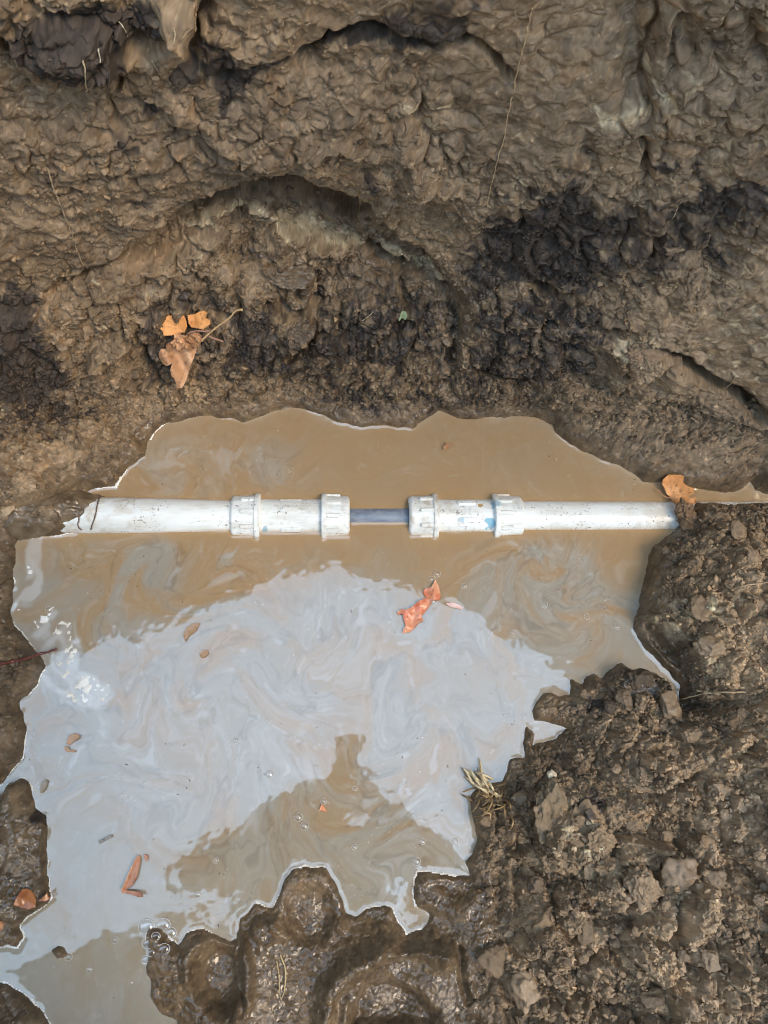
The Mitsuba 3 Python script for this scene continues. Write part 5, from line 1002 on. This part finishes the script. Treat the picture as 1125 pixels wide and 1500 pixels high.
ROOTS = {
    'long_root': ('long pale hair-thin root hanging down the upper clay wall', 'root', .0009, (.42, .30, .17)),
    'left_root': ('thin pale root running down the clay wall at the left edge', 'root', .0009, (.40, .30, .19)),
    'root_hair': ('short cream root hair below the dark humus at the upper left', 'root', .0009, (.50, .40, .25)),
    'root_hair_001': ('very short pale root hair on the dark humus clump', 'root', .0008, (.5, .42, .3)),
    'root_hair_002': ('slanting pale root hair near the top of the dark humus clump', 'root', .0008, (.5, .42, .3)),
    'root_hair_003': ('thin root hair right of the dark humus, under the overhanging lump', 'root', .0007, (.4, .32, .2)),
    'root_hair_004': ('beaded brown root hanging beside the overhanging top lump', 'root', .0010, (.36, .25, .15)),
    'root_hair_005': ('faint slanting root hair on the clay below the dark humus', 'root', .0007, (.4, .32, .2)),
    'cavity_root': ('thin dark root hanging across the left of the undercut hollow', 'root', .0009, (.17, .12, .085)),
    'cavity_root_001': ('yellowish root tuft hanging at the right end of the undercut hollow', 'root', .0009, (.38, .26, .12)),
    'rim_root': ('short pale root bridging the dark crack at the right', 'root', .0008, (.42, .32, .2)),
    'slope_rootlet': ('thin rootlet on the tan clay block at the right edge', 'root', .0008, (.34, .24, .15)),
    'slope_rootlet_001': ('pale rootlet on the dark crumbly soil left of the green sprig', 'root', .0008, (.42, .32, .2)),
    'slope_rootlet_002': ('short rootlet on the dark humus belt at the right', 'root', .0007, (.40, .3, .2)),
    'right_twig': ('straight pale twig lying on the lumpy mound at the right', 'twig', .0019, (.38, .28, .17)),
    'right_twig_001': ('thin curved straw reaching from the water to the pale twig at the right', 'straw', .0011, (.46, .35, .2)),
    'right_twig_002': ('pale rootlet sticking out of the mound at the right edge, above the pale twig', 'root', .0011, (.42, .30, .18)),
    'bottom_straw': ('right one of two crossing straws on the wet mud at the bottom', 'straw', .0011, (.48, .36, .18)),
    'bottom_straw_001': ('left one of two crossing straws on the wet mud at the bottom', 'straw', .0010, (.42, .31, .16)),
}
for k, (name, (lab, cat, r, colr)) in enumerate(ROOTS.items()):
    p = gpath(name, .004)
    if name in ('long_root', 'left_root', 'cavity_root', 'root_hair_004'):
        p = spline(p, len(p) * 2); p[1:-1] = .25 * p[:-2] + .5 * p[1:-1] + .25 * p[2:]
    put(name, tube(p, np.linspace(r, r * .6, len(p)), wob=.0012, seed=50 + k), 'fibre_bsdf', colr, label=lab, cat=cat)
p = np.vstack([gpath('red_twig', .005), [[x, y, .007] for x, y in OBJ['red_twig_tip']['xy']]])
mt = tube(p, np.linspace(.0026, .0017, len(p)), sides=9, wob=.001, seed=9)
put('red_twig', mt, 'wet_leaf_bsdf', np.array([.13, .040, .032]) * (1 + .6 * vnoise(mt.vertices, .004, 8)[:, None]), label='dark red twig poking from the left bank over the white foam', cat='twig')
# tuft of straw soaked at the right shore
uc, tc = OBJ['straw_clump']['ut'][0]
g = np.random.default_rng(21)
tag('straw_tuft', 'soaked tuft of straw stubs at the right shore of the puddle', 'grass tuft')
SC = np.array([.155, -.075])
SC = np.array([uc, tc])
for k in range(46):
    fan = k < 18
    if fan:                                                    # pale stubs fanning up and left out of the clump
        a = math.radians(g.uniform(95, 165)); st = SC + [-.022 + g.normal(0, .012), .010 + g.normal(0, .006)]; ln = g.uniform(.022, .042)
    else:
        a = math.radians(g.uniform(150, 300)); st = SC + [g.normal(-.018, .020), g.normal(-.002, .012)]; ln = g.uniform(.010, .026)
    z0 = max(ground_z(st[0], st[1]), 0) + .003
    en = st + ln * np.array([math.cos(a), math.sin(a)])
    z1 = max(ground_z(en[0], en[1]), 0) + g.uniform(.002, .014)
    mid = np.array([*(st + en) / 2, max(z0, z1) + g.uniform(.002, .008)])
    colr = np.array([.46, .38, .23]) * g.uniform(1.0, 1.7) if fan else np.array([.36, .24, .11]) * g.uniform(.45, 1.2)
    put('straw_tuft__' + nump('straw', k), tube([[*st, z0 - .002], mid, [*en, z1]], [.0021, .0019, .0008] if fan else [.0014, .0012, .0006], sides=5, sub=4, seed=k), 'fibre_bsdf', colr)


# ---------------------------------------------------------------- stones and soil clods
def lump(seed, sub=3, cuts=12, rough=.24, flat=.8):
    m_ = trimesh.creation.icosphere(subdivisions=sub)
    r = np.random.default_rng(seed); v = np.array(m_.vertices)
    v *= 1 + .25 * vfbm(v + seed * 3.7, .9, 2, seed)[:, None]
    for _ in range(cuts):
        d = r.normal(0, 1, 3); d /= np.linalg.norm(d); k = r.uniform(.52, .80)
        over = np.maximum(v @ d - k, 0); v -= .8 * over[:, None] * d
    n0 = v / np.linalg.norm(v, axis=1, keepdims=True)
    v += n0 * (rough * vfbm(v + seed, .35, 3, seed + 5) + .40 * rough * vnoise(v, .14, seed + 8))[:, None]
    v[:, 2] *= flat
    return v, np.array(m_.faces)


LUMPS = [lump(700 + i, 3) for i in range(10)]
BIG = [lump(760 + i, 5, 14, .30) for i in range(6)]


def chip(seed):
    r = np.random.default_rng(seed); p = r.normal(0, 1, (11, 3)); p /= np.linalg.norm(p, axis=1, keepdims=True)
    h_ = trimesh.convex.convex_hull(p * r.uniform(.6, 1.15, (11, 1)) * [1.1, .9, .8])
    return np.array(h_.vertices), np.array(h_.faces)


SMALL = [chip(730 + i) for i in range(12)]


def soil_lump(p, size, v, f, rot, colr, seed):
    c, s = math.cos(rot), math.sin(rot)
    w = v @ np.array([[c, s, 0], [-s, c, 0], [0, 0, 1]]) * size + p
    k = vfbm(w, .012, 3, 750)[:, None] * .30 + vnoise(w, .0035, 755)[:, None] * .22
    return trimesh.Trimesh(w, f, process=False), np.clip(colr * (1 + k), .012, .6)


def clod_at(key, p, sx, sy, sz, colr, seed, rot=0, gl=.7, bsdf='soil_bsdf', **kw):
    v, f = BIG[seed % len(BIG)] if sx > .02 else LUMPS[seed % len(LUMPS)]
    m_, c = soil_lump(p, np.array([sx, sy, sz]), v, f, rot, np.asarray(colr) * [.93, .82, .74], seed)
    put(key, m_, bsdf, c, uv=np.full((len(v), 2), gl) * [1, 0], **kw)


BR, PL, DK = (.17, .13, .086), (.25, .20, .135), (.055, .05, .047)
for key, src, sx, sy, sz, colr, rot, gl, lab, cat in [
    ('white_stone', 'white_stone', .0085, .010, .007, (.62, .58, .46), .4, .4, 'small cream-white stone on the soil beyond the straw tuft', 'stone'),
    ('tan_pebble', 'tan_pebble', .006, .0055, .005, (.44, .36, .22), .2, .5, 'small tan pebble on the dark soil above the puddle', 'pebble'),
    ('pale_chunk', 'pale_chunk', .012, .016, .010, (.46, .38, .25), .6, .7, 'pale clay chunk at the left edge of the photo, level with the pipe', 'clay chunk'),
    ('pale_pebble', 'pale_chunk_001', .006, .005, .004, (.48, .42, .30), .1, .6, 'pale pebble on the slope left of the undercut hollow', 'pebble'),
    ('ledge_pebble', 'ledge_pebble', .007, .005, .005, (.10, .095, .09), .3, .3, 'left one of two dark pebbles under the pale clay ledge', 'pebble'),
    ('ledge_pebble_001', 'ledge_pebble_001', .005, .007, .005, (.12, .11, .10), 1.3, .3, 'right one of two dark pebbles under the pale clay ledge', 'pebble'),
    ('clay_lump', 'clay_lump', .030, .024, .020, (.19, .155, .105), .3, .75, 'rounded tan lump near the top of the right-hand rubble', 'clod'),
    ('clay_lump_001', 'clay_lump_001', .030, .048, .026, (.20, .165, .11), -.7, .8, 'long smooth tan lump just right of the straw tuft', 'clod'),
    ('clay_lump_002', 'clay_lump_002', .044, .046, .030, (.235, .185, .12), .9, .8, 'largest pale cracked clay lump right of the puddle', 'clod'),
    ('clay_lump_003', 'clay_lump_003', .024, .022, .022, (.24, .19, .125), .2, .8, 'small pale lump against the right side of the largest clay lump', 'clod'),
    ('clay_lump_004', 'clay_lump_004', .036, .026, .022, (.27, .215, .14), -.3, .8, 'flat pale tan lump below the dark hollow on the right', 'clod'),
    ('clay_lump_005', 'clay_lump_005', .026, .030, .022, (.25, .20, .135), .5, .8, 'upright pale lump to the right of the flat tan lump', 'clod'),
    ('dark_lump', 'dark_lump', .014, .018, .014, (.065, .055, .055), .1, .5, 'left one of two dark cube-like lumps above the largest clay lump', 'clod'),
    ('dark_lump_001', 'dark_lump_001', .015, .017, .014, (.06, .05, .052), .7, .5, 'right one of two dark cube-like lumps above the largest clay lump', 'clod'),
    ('grey_lump', 'grey_lump', .034, .028, .022, (.14, .13, .115), .2, .35, 'wet grey lump at the shore beside the small inlet on the right', 'clod'),
    ('pale_lump', 'pale_lump', .016, .010, .010, (.40, .33, .22), .1, .8, 'pale crumbly lump high on the right of the clay wall', 'clod'),
    ('pale_lump_001', 'pale_lump_001', .012, .009, .009, (.50, .40, .25), .4, .8, 'yellowish lump in the vertical groove high on the right', 'clod'),
    ('block_lump', 'block_lump', .036, .026, .022, (.24, .185, .125), .2, .85, 'broken clay block left of the dark crack at the right', 'clod'),
    ('block_lump_001', 'block_lump_001', .020, .026, .018, (.23, .18, .12), .9, .85, 'smaller clay block wedged right against the dark crack', 'clod'),
    ('round_lump', 'round_lump', .024, .024, .020, (.12, .10, .075), .0, .6, 'round brown lump in the dark slope right of the stalked leaf', 'clod'),
    ('round_lump_001', 'round_lump_001', .036, .028, .022, (.15, .125, .09), .3, .45, 'broad wet lump below the pale ledge of the hollow', 'clod'),
    ('round_lump_002', 'round_lump_002', .015, .013, .010, (.17, .135, .095), .3, .35, 'small round wet lump at the right end of the ledge', 'clod'),
]:
    p = on_ground(*OBJ[src]['ut'][0])
    clod_at(key, p - np.array([0, 0, sz * .35]) + (np.array([0, .4 * sz, 0]) if p[2] > .2 else 0), sx, sy, sz, colr, sum(map(ord, key)), rot, gl, label=lab, cat=cat, bsdf='soil_bsdf')

clod_at('cap_lump', np.array([.586, .362, .026]), .022, .026, .022, (.17, .12, .072), 1203, .4, .7, label='brown mud lump lapping over the right end of the white pipe below the orange leaf', cat='clod')
clod_at('cap_lump_001', np.array([.590, .343, .020]), .020, .022, .022, (.16, .115, .07), 1204, 1.4, .7, label='smaller mud lump against the underside of the right pipe end', cat='clod')

# loose clods one can tell apart, by where they lie
_ex = np.ones(len(_FV))
for k_ in ('bank_leaf', 'pipe_leaf', 'mud_leaf', 'green_sprig', 'edge_leaf'):
    o_ = OBJ[k_]; pp = np.vstack([np.asarray(o_['o']) + np.asarray(q)[:, :1] * o_['ax'] + np.asarray(q)[:, 1:] * o_['ay'] for q in o_['polys']])
    _ex[cKDTree(pp).query(_FV, distance_upper_bound=.03, workers=4)[0] < .026] = 0
dens = _ex * clod[fine] * smst(.006, .02, gsd[fine]) * (gt[fine] < .95)
g = np.random.default_rng(77)
fu, ft, fc = gu[fine], gt[fine], col[fine]
AREAS = [('mound_clod', 'brown soil clod in the rubble on the right bank of the puddle', 'clods in the rubble on the right bank', 150, lambda u, t: (t < .35) & (u > .12) & (u < .72) & (t > -.42), (.007, .028)),
         ('slope_clod', 'dark soil clod on the crumbly slope between hollow and puddle', 'clods on the slope above the puddle', 90, lambda u, t: (t > .60) & (t < .92) & (u > -.32) & (u < .45), (.005, .014)),
         ('left_clod', 'dark soil clod on the crumbly bank at the left edge', 'clods on the bank at the left edge', 24, lambda u, t: (t > .50) & (t < .80) & (u < -.34) & (u > -.56), (.005, .013))]
for name, lab, grp, cnt, where, (s0, s1) in AREAS:
    ok = np.nonzero(where(fu, ft) & (dens > .35))[0]
    placed, k = [], 0
    for i in g.permutation(ok)[:6000]:
        if k >= cnt:
            break
        s = s0 + (s1 - s0) * g.random() ** 2.2
        if any(np.hypot(fu[i] - a, ft[i] - b_) < s + r_ for a, b_, r_ in placed):
            continue
        placed.append((fu[i], ft[i], s))
        v, f = LUMPS[int(g.integers(10))]
        nrm = N[fine][i] if False else np.array([0, -.3, .95])
        sc_ = np.array([s, s * g.uniform(.7, 1.1), s * g.uniform(.6, .95)])
        m_, c = soil_lump(_FV[i] + nrm * s * .15, sc_, v, f, g.uniform(0, 6.28), np.minimum(fc[i], [.26, .185, .115]) * g.uniform(.75, 1.1), k)
        put(nump(name, k), m_, 'soil_bsdf', c, uv=np.full((len(v), 2), g.uniform(.55, .85)) * [1, 0], label=lab, cat='clod', group=grp); k += 1

# fine crumbs, past counting
vs, fs_, cs, at_ = [], [], [], 0
w = dens * (1 + .8 * (gt[fine] < .4)) * (.25 + .75 * smst(-.2, .4, vfbm(_FV, .06, 2, 800))) + .10 * _ex * smst(.01, .03, gsd[fine]) * (smoo[fine] < .4)
pk = g.choice(len(w), 36000, p=w / w.sum())
for i in pk:
    v, f = SMALL[int(g.integers(12))]
    s = .0014 + .0056 * g.random() ** 2.6
    a = g.uniform(0, 6.28); c_, s_ = math.cos(a), math.sin(a)
    vs.append((v @ np.array([[c_, s_, 0], [-s_, c_, 0], [0, 0, 1]])) * s * [1, g.uniform(.7, 1), .9] + _FV[i] + np.array([0, -.25, .6]) * s * .25)
    fs_.append(f + at_); at_ += len(v)
    cs.append(np.broadcast_to(fc[i] * g.uniform(.65, 1.25), v.shape))
cs = np.clip(np.vstack(cs), .012, .6)
put('soil_crumbs', trimesh.Trimesh(np.vstack(vs), np.vstack(fs_), process=False), 'soil_bsdf', cs, smooth=40 if False else True, uv=np.full((len(cs), 2), .72) * [1, 0], label='fine loose soil crumbs strewn over the banks', cat='soil crumbs', kind='stuff')


# ---------------------------------------------------------------- foam and bubbles
def foam():
    """Whitish froth gathered at the left shore and in thin lines along the bank."""
    cand = (-wsd > -.001) & (-wsd < .16)
    patch_ = np.maximum.reduce([blob(-.440, .120, .030, .050, .5), blob(-.385, .080, .055, .024, .6), blob(-.425, .165, .03, .03, .6), .8 * blob(-.506, .27, .010, .08, .6), .85 * blob(-.468, .185, .02, .035, .6), .7 * blob(-.33, .09, .03, .012, .8)])
    rim = np.exp(-np.maximum(-wsd, 0) / .0026) * smst(.15, .55, vfbm(W3, .06, 3, 900) + np.where(wx < -.36, .35, 0) + np.where(wy < -.05, .25, 0) + np.where((wy > .5) & (wx < -.05), .35, 0) + np.where((wx > .40) & (wy < .22), .2, 0))
    F = np.maximum(patch_ * (.36 + .6 * vfbm(S3w, .022, 3, 905) + .55 * vfbm(W3, .007, 2, 907)), rim)
    F = F * (wsd < .002)
    h_ = .0018 * smst(.30, .9, F) * (.7 + .3 * vfbm(W3, .012, 3, 910)) + .0007 * np.abs(vnoise(W3, .004, 915))
    on = (F > .36).reshape(WN, WM)
    q = on[:-1, :-1] & on[1:, :-1] & on[:-1, 1:] & on[1:, 1:]
    f = np.vstack([np.stack([widx[:-1, :-1], widx[1:, :-1], widx[1:, 1:]], -1)[q], np.stack([widx[:-1, :-1], widx[1:, 1:], widx[:-1, 1:]], -1)[q]])
    uu = np.unique(f); rm_ = np.full(WN * WM, -1); rm_[uu] = np.arange(len(uu))
    t = smst(-.3, .5, vfbm(S3w, .02, 3, 920))[uu][:, None]
    colr = np.array([.62, .57, .47]) * (1 - t) + np.array([.74, .73, .70]) * t
    v = np.stack([wx, wy, wz - .0006 + h_ * smst(.36, .6, F)], 1)[uu]
    put('foam', trimesh.Trimesh(v, rm_[f], process=False), 'foam_bsdf', colr, label='whitish froth along the shore, thickest at the left bank', cat='foam', kind='stuff')


foam()
# specks of soil and leaf dust on the water
g = np.random.default_rng(61); vs, fs_, cs, at_ = [], [], [], 0
ok = np.nonzero((wsd < -.008) & (dp > .012))[0]
clus = ok[g.choice(len(ok), 46)]
while len(vs) < 420:
    if g.random() < .6:
        c0_ = clus[int(g.integers(46))]; x, y = wx[c0_] + g.normal(0, .007), wy[c0_] + g.normal(0, .007)
    else:
        i = ok[int(g.integers(len(ok)))]; x, y = wx[i], wy[i]
    if shore_sd(np.array([x]), np.array([y]))[0] > -.004 or abs(y - PIPE_Y) < .045:
        continue
    v, f = SMALL[int(g.integers(12))]; s = .0004 + .0013 * g.random() ** 3; a = g.uniform(0, 6.28); c_, s_ = math.cos(a), math.sin(a)
    vs.append((v * [1.6, .8, .5]) @ np.array([[c_, s_, 0], [-s_, c_, 0], [0, 0, 1]]) * s + [x, y, .0006]); fs_.append(f + at_); at_ += len(v)
    cs.append(np.broadcast_to(np.array([.12, .085, .055]) * g.uniform(.4, 1.6) if g.random() < .7 else np.array([.55, .53, .48]), v.shape))
put('water_specks', trimesh.Trimesh(np.vstack(vs), np.vstack(fs_), process=False), 'stone_bsdf', np.vstack(cs), smooth=False, label='dark and pale specks of soil and leaf dust floating on the puddle', cat='specks', kind='stuff')
cap = trimesh.creation.icosphere(subdivisions=3)
cap = cap.slice_plane([0, 0, -.15], [0, 0, 1])
g = np.random.default_rng(31)
rad = [.006, .006, .0045, .0035, .0055, .0045, .0055, .0045, .005, .005, .0045, .005, .004, .006, .004, .0045, .004, .007, .005, .004, .006, .006, .004, .004]
scene['film_bsdf'] = {'type': 'thindielectric', 'int_ior': 1.7}
for k, ((x, y), r) in enumerate(zip(OBJ['bubbles']['xy'], rad)):
    m_ = cap.copy(); m_.apply_scale([r, r, r * .75]); m_.apply_translation([x, y, .0006])
    key = nump('bubble', k)
    scene[key] = mikit.ply(m_, 'film_bsdf', smooth=True)
    tag(key, 'clear round air bubble on the puddle', 'bubble', 'air bubbles on the puddle')
    ring = trimesh.creation.torus(r * 1.0, .00035, major_sections=28, minor_sections=6); ring.apply_translation([x, y, .0008])
    put(key + '__foam_ring', ring, 'foam_bsdf', (.62, .60, .55))
for k, (u_, t_) in enumerate(OBJ['mudbub']['ut']):
    r = [.011, .010, .008, .006, .009, .006, .006, .008][k]; p = on_ground(u_, t_)
    m_ = cap.copy(); m_.apply_scale([r, r * .85, r * .45]); m_.apply_translation([p[0], p[1], max(p[2], 0) + .0005])
    key = nump('mud_bubble', k)
    scene[key] = mikit.ply(m_, 'film_bsdf', smooth=True)
    tag(key, 'flat bubble of water film on the wet mud at the bottom left', 'bubble', 'flat bubbles on the wet mud')
    ring = trimesh.creation.torus(r * 1.0, .0005, major_sections=28, minor_sections=6); ring.apply_scale([1, .85, 1]); ring.apply_translation([p[0], p[1], max(p[2], 0) + .001])
    put(key + '__foam_ring', ring, 'foam_bsdf', (.62, .62, .6))


# ---------------------------------------------------------------- the person taking the picture, whose dark reflection lies on the water
def limb(*js):
    hulls = []
    for (a, ra), (b_, rb) in zip(js[:-1], js[1:]):
        hulls.append(m3.Manifold.batch_hull([m3.Manifold.sphere(ra, 20).translate(list(a)), m3.Manifold.sphere(rb, 20).translate(list(b_))]))
    return hulls


def body(parts, edge=.018, rounds=12):
    m_ = m3.Manifold.batch_boolean(parts, m3.OpType.Add).refine_to_length(edge)
    t = m_.to_mesh(); t = trimesh.Trimesh(t.vert_properties[:, :3], t.tri_verts)
    return trimesh.smoothing.filter_taubin(t, iterations=rounds)


X0 = -.08
fz = lambda x, y: .05
hipL, hipR = np.array([X0 - .09, -.80, .93]), np.array([X0 + .09, -.80, .93])
parts = []
parts += limb(((X0, -.80, .97), .150), ((X0, -.68, 1.14), .150), ((X0, -.46, 1.32), .155), ((X0, -.33, 1.40), .10))          # trunk bent forward
parts += limb(((X0 - .18, -.34, 1.38), .080), ((X0 + .18, -.34, 1.38), .080))
parts += limb(((X0 - .12, -.52, 1.26), .14), ((X0 + .12, -.52, 1.26), .14))
parts += limb(((X0 - .13, -.70, 1.06), .15), ((X0 + .13, -.70, 1.06), .15))
for s, el in ((-1, (-.43, -.36, 1.18)), (1, (.27, -.34, 1.16))):
    parts += limb(((X0 + s * .20, -.36, 1.37), .082), (el, .066), ((.0 + s * .045 + .0, -.135, 1.17), .044))
jacket = body(parts)
legs = []
for s, h_ in ((-1, hipL), (1, hipR)):
    legs += limb((h_, .115), ((X0 + s * .12, -.74, .52), .075), ((X0 + s * .13, -.80, .16), .058))
legs += limb((hipL, .12), (hipR, .12))
trousers = body(legs)
boots = []
for s in (-1, 1):
    boots.append(body(limb(((X0 + s * .13, -.80, .24), .066), ((X0 + s * .13, -.80, .10), .062), ((X0 + s * .14, -.70, .075), .050), ((X0 + s * .145, -.62, .065), .042)), .012, 6))
hc_ = np.array([X0 + .03, -.205, 1.50]); tip = np.array([0, .55, -.84])
head = [m3.Manifold.sphere(1, 48).scale([.076, .098, .105]).rotate([-52, 0, 0]).translate(hc_.tolist())]
fr_ = lambda a, b_, c: (hc_ + np.array([a, b_ * .62 + c * .79, -b_ * .79 + c * .62])).tolist()
head += limb((fr_(0, .02, -.05), .060), (fr_(0, .045, -.085), .036))                                   # jaw, chin
head += limb((fr_(0, .092, .01), .010), (fr_(0, .108, -.022), .013))                                    # nose
for s in (-1, 1):
    head += limb((fr_(s * .078, 0, .01), .016), (fr_(s * .080, -.006, -.022), .012))                     # ears
    head += limb((fr_(s * .030, .088, .028), .010), (fr_(s * .050, .078, .028), .009))                   # brows
head += limb((fr_(-.02, .098, -.052), .007), (fr_(.02, .098, -.052), .007))                              # lips
head += limb((fr_(0, -.03, -.06), .056), ((X0, -.32, 1.41), .066))                                       # neck
headm = body(head, .009, 5)
tag('person', 'person in dark clothes leaning over the pit with a phone, reflected in the puddle', 'person')
put('person__jacket', jacket, 'cloth_bsdf', (.055, .06, .07))
put('person__trousers', trousers, 'cloth_bsdf', (.045, .05, .065))
for k, b_ in enumerate(boots):
    put('person__' + nump('boot', k), b_, 'stone_bsdf', (.06, .045, .032))
put('person__head', headm, 'skin_bsdf', (.42, .26, .19))
hair = m3.Manifold.sphere(1, 48).scale([.083, .104, .108]).rotate([-52, 0, 0]).translate((hc_ + np.array([0, -.012, .014])).tolist())
hair = hair - m3.Manifold.sphere(1, 40).scale([.085, .09, .11]).translate(fr_(0, .085, -.035))
hm_ = hair.refine_to_length(.008).to_mesh(); hm_ = trimesh.Trimesh(hm_.vert_properties[:, :3], hm_.tri_verts)
hv = np.array(hm_.vertices); hv += hm_.vertex_normals * (.004 * vfbm(hv, (.012, .03, .03), 3, 950))[:, None]
put('person__hair', trimesh.Trimesh(hv, hm_.faces, process=False), 'cloth_bsdf', (.05, .035, .025))
for k, s in enumerate((-1, 1)):
    e = trimesh.creation.icosphere(subdivisions=2, radius=.0125); e.apply_translation(fr_(s * .033, .080, .010))
    put('person__' + nump('eye', k), e, 'phone_bsdf', (.55, .55, .53))
# phone just behind the lens, its upper corner at the camera
PC = CAM - FWD * .0075 + RIGHT * .022 + DOWN * .055
pm_ = m3.CrossSection.square([.050, .125], True).offset(.012, m3.JoinType.Round, 2., 32)
pm_ = m3.Manifold.extrude(pm_, .008).translate([0, 0, -.004]).to_mesh()
pv = pm_.vert_properties[:, :3]; pv = PC + pv[:, :1] * RIGHT + pv[:, 1:2] * DOWN + pv[:, 2:] * FWD
phone = trimesh.Trimesh(pv, pm_.tri_verts, process=False); phone.fix_normals()
scene['phone'] = mikit.ply(phone, {'type': 'principled', 'base_color': {'type': 'rgb', 'value': [.03, .03, .035]}, 'roughness': .25}, smooth=30)
tag('phone', 'dark phone held out over the water by the person, seen reflected', 'phone')
for k, s in enumerate((-1, 1)):
    at3 = lambda a, b_, c: (PC + RIGHT * a * s + DOWN * b_ - FWD * c).tolist()
    hand = limb((at3(.020, .115, .055), .030), (at3(.045, .070, .030), .022), (at3(.045, .030, .026), .018))
    hand += limb((at3(.010, .105, .050), .024), (at3(.030, .060, .034), .019))
    for i, (b0, ln) in enumerate(((.018, .030), (.038, .036), (.058, .036), (.078, .028))):              # fingers curl round the long edge to the back
        hand += limb((at3(.046, b0 + .012, .022), .0095), (at3(.049, b0 + .004, .002), .0088), (at3(.040, b0, -.012), .0080), (at3(.040 - ln * .7, b0 - .004, -.0135), .0070))
    hand += limb((at3(.035, .085, .040), .014), (at3(.030, .055, .020), .0105), (at3(.018, .030, .0135), .0085))    # thumb on the screen
    put('person__' + nump('hand', k), body(hand, .005, 5), 'skin_bsdf', (.42, .26, .19))
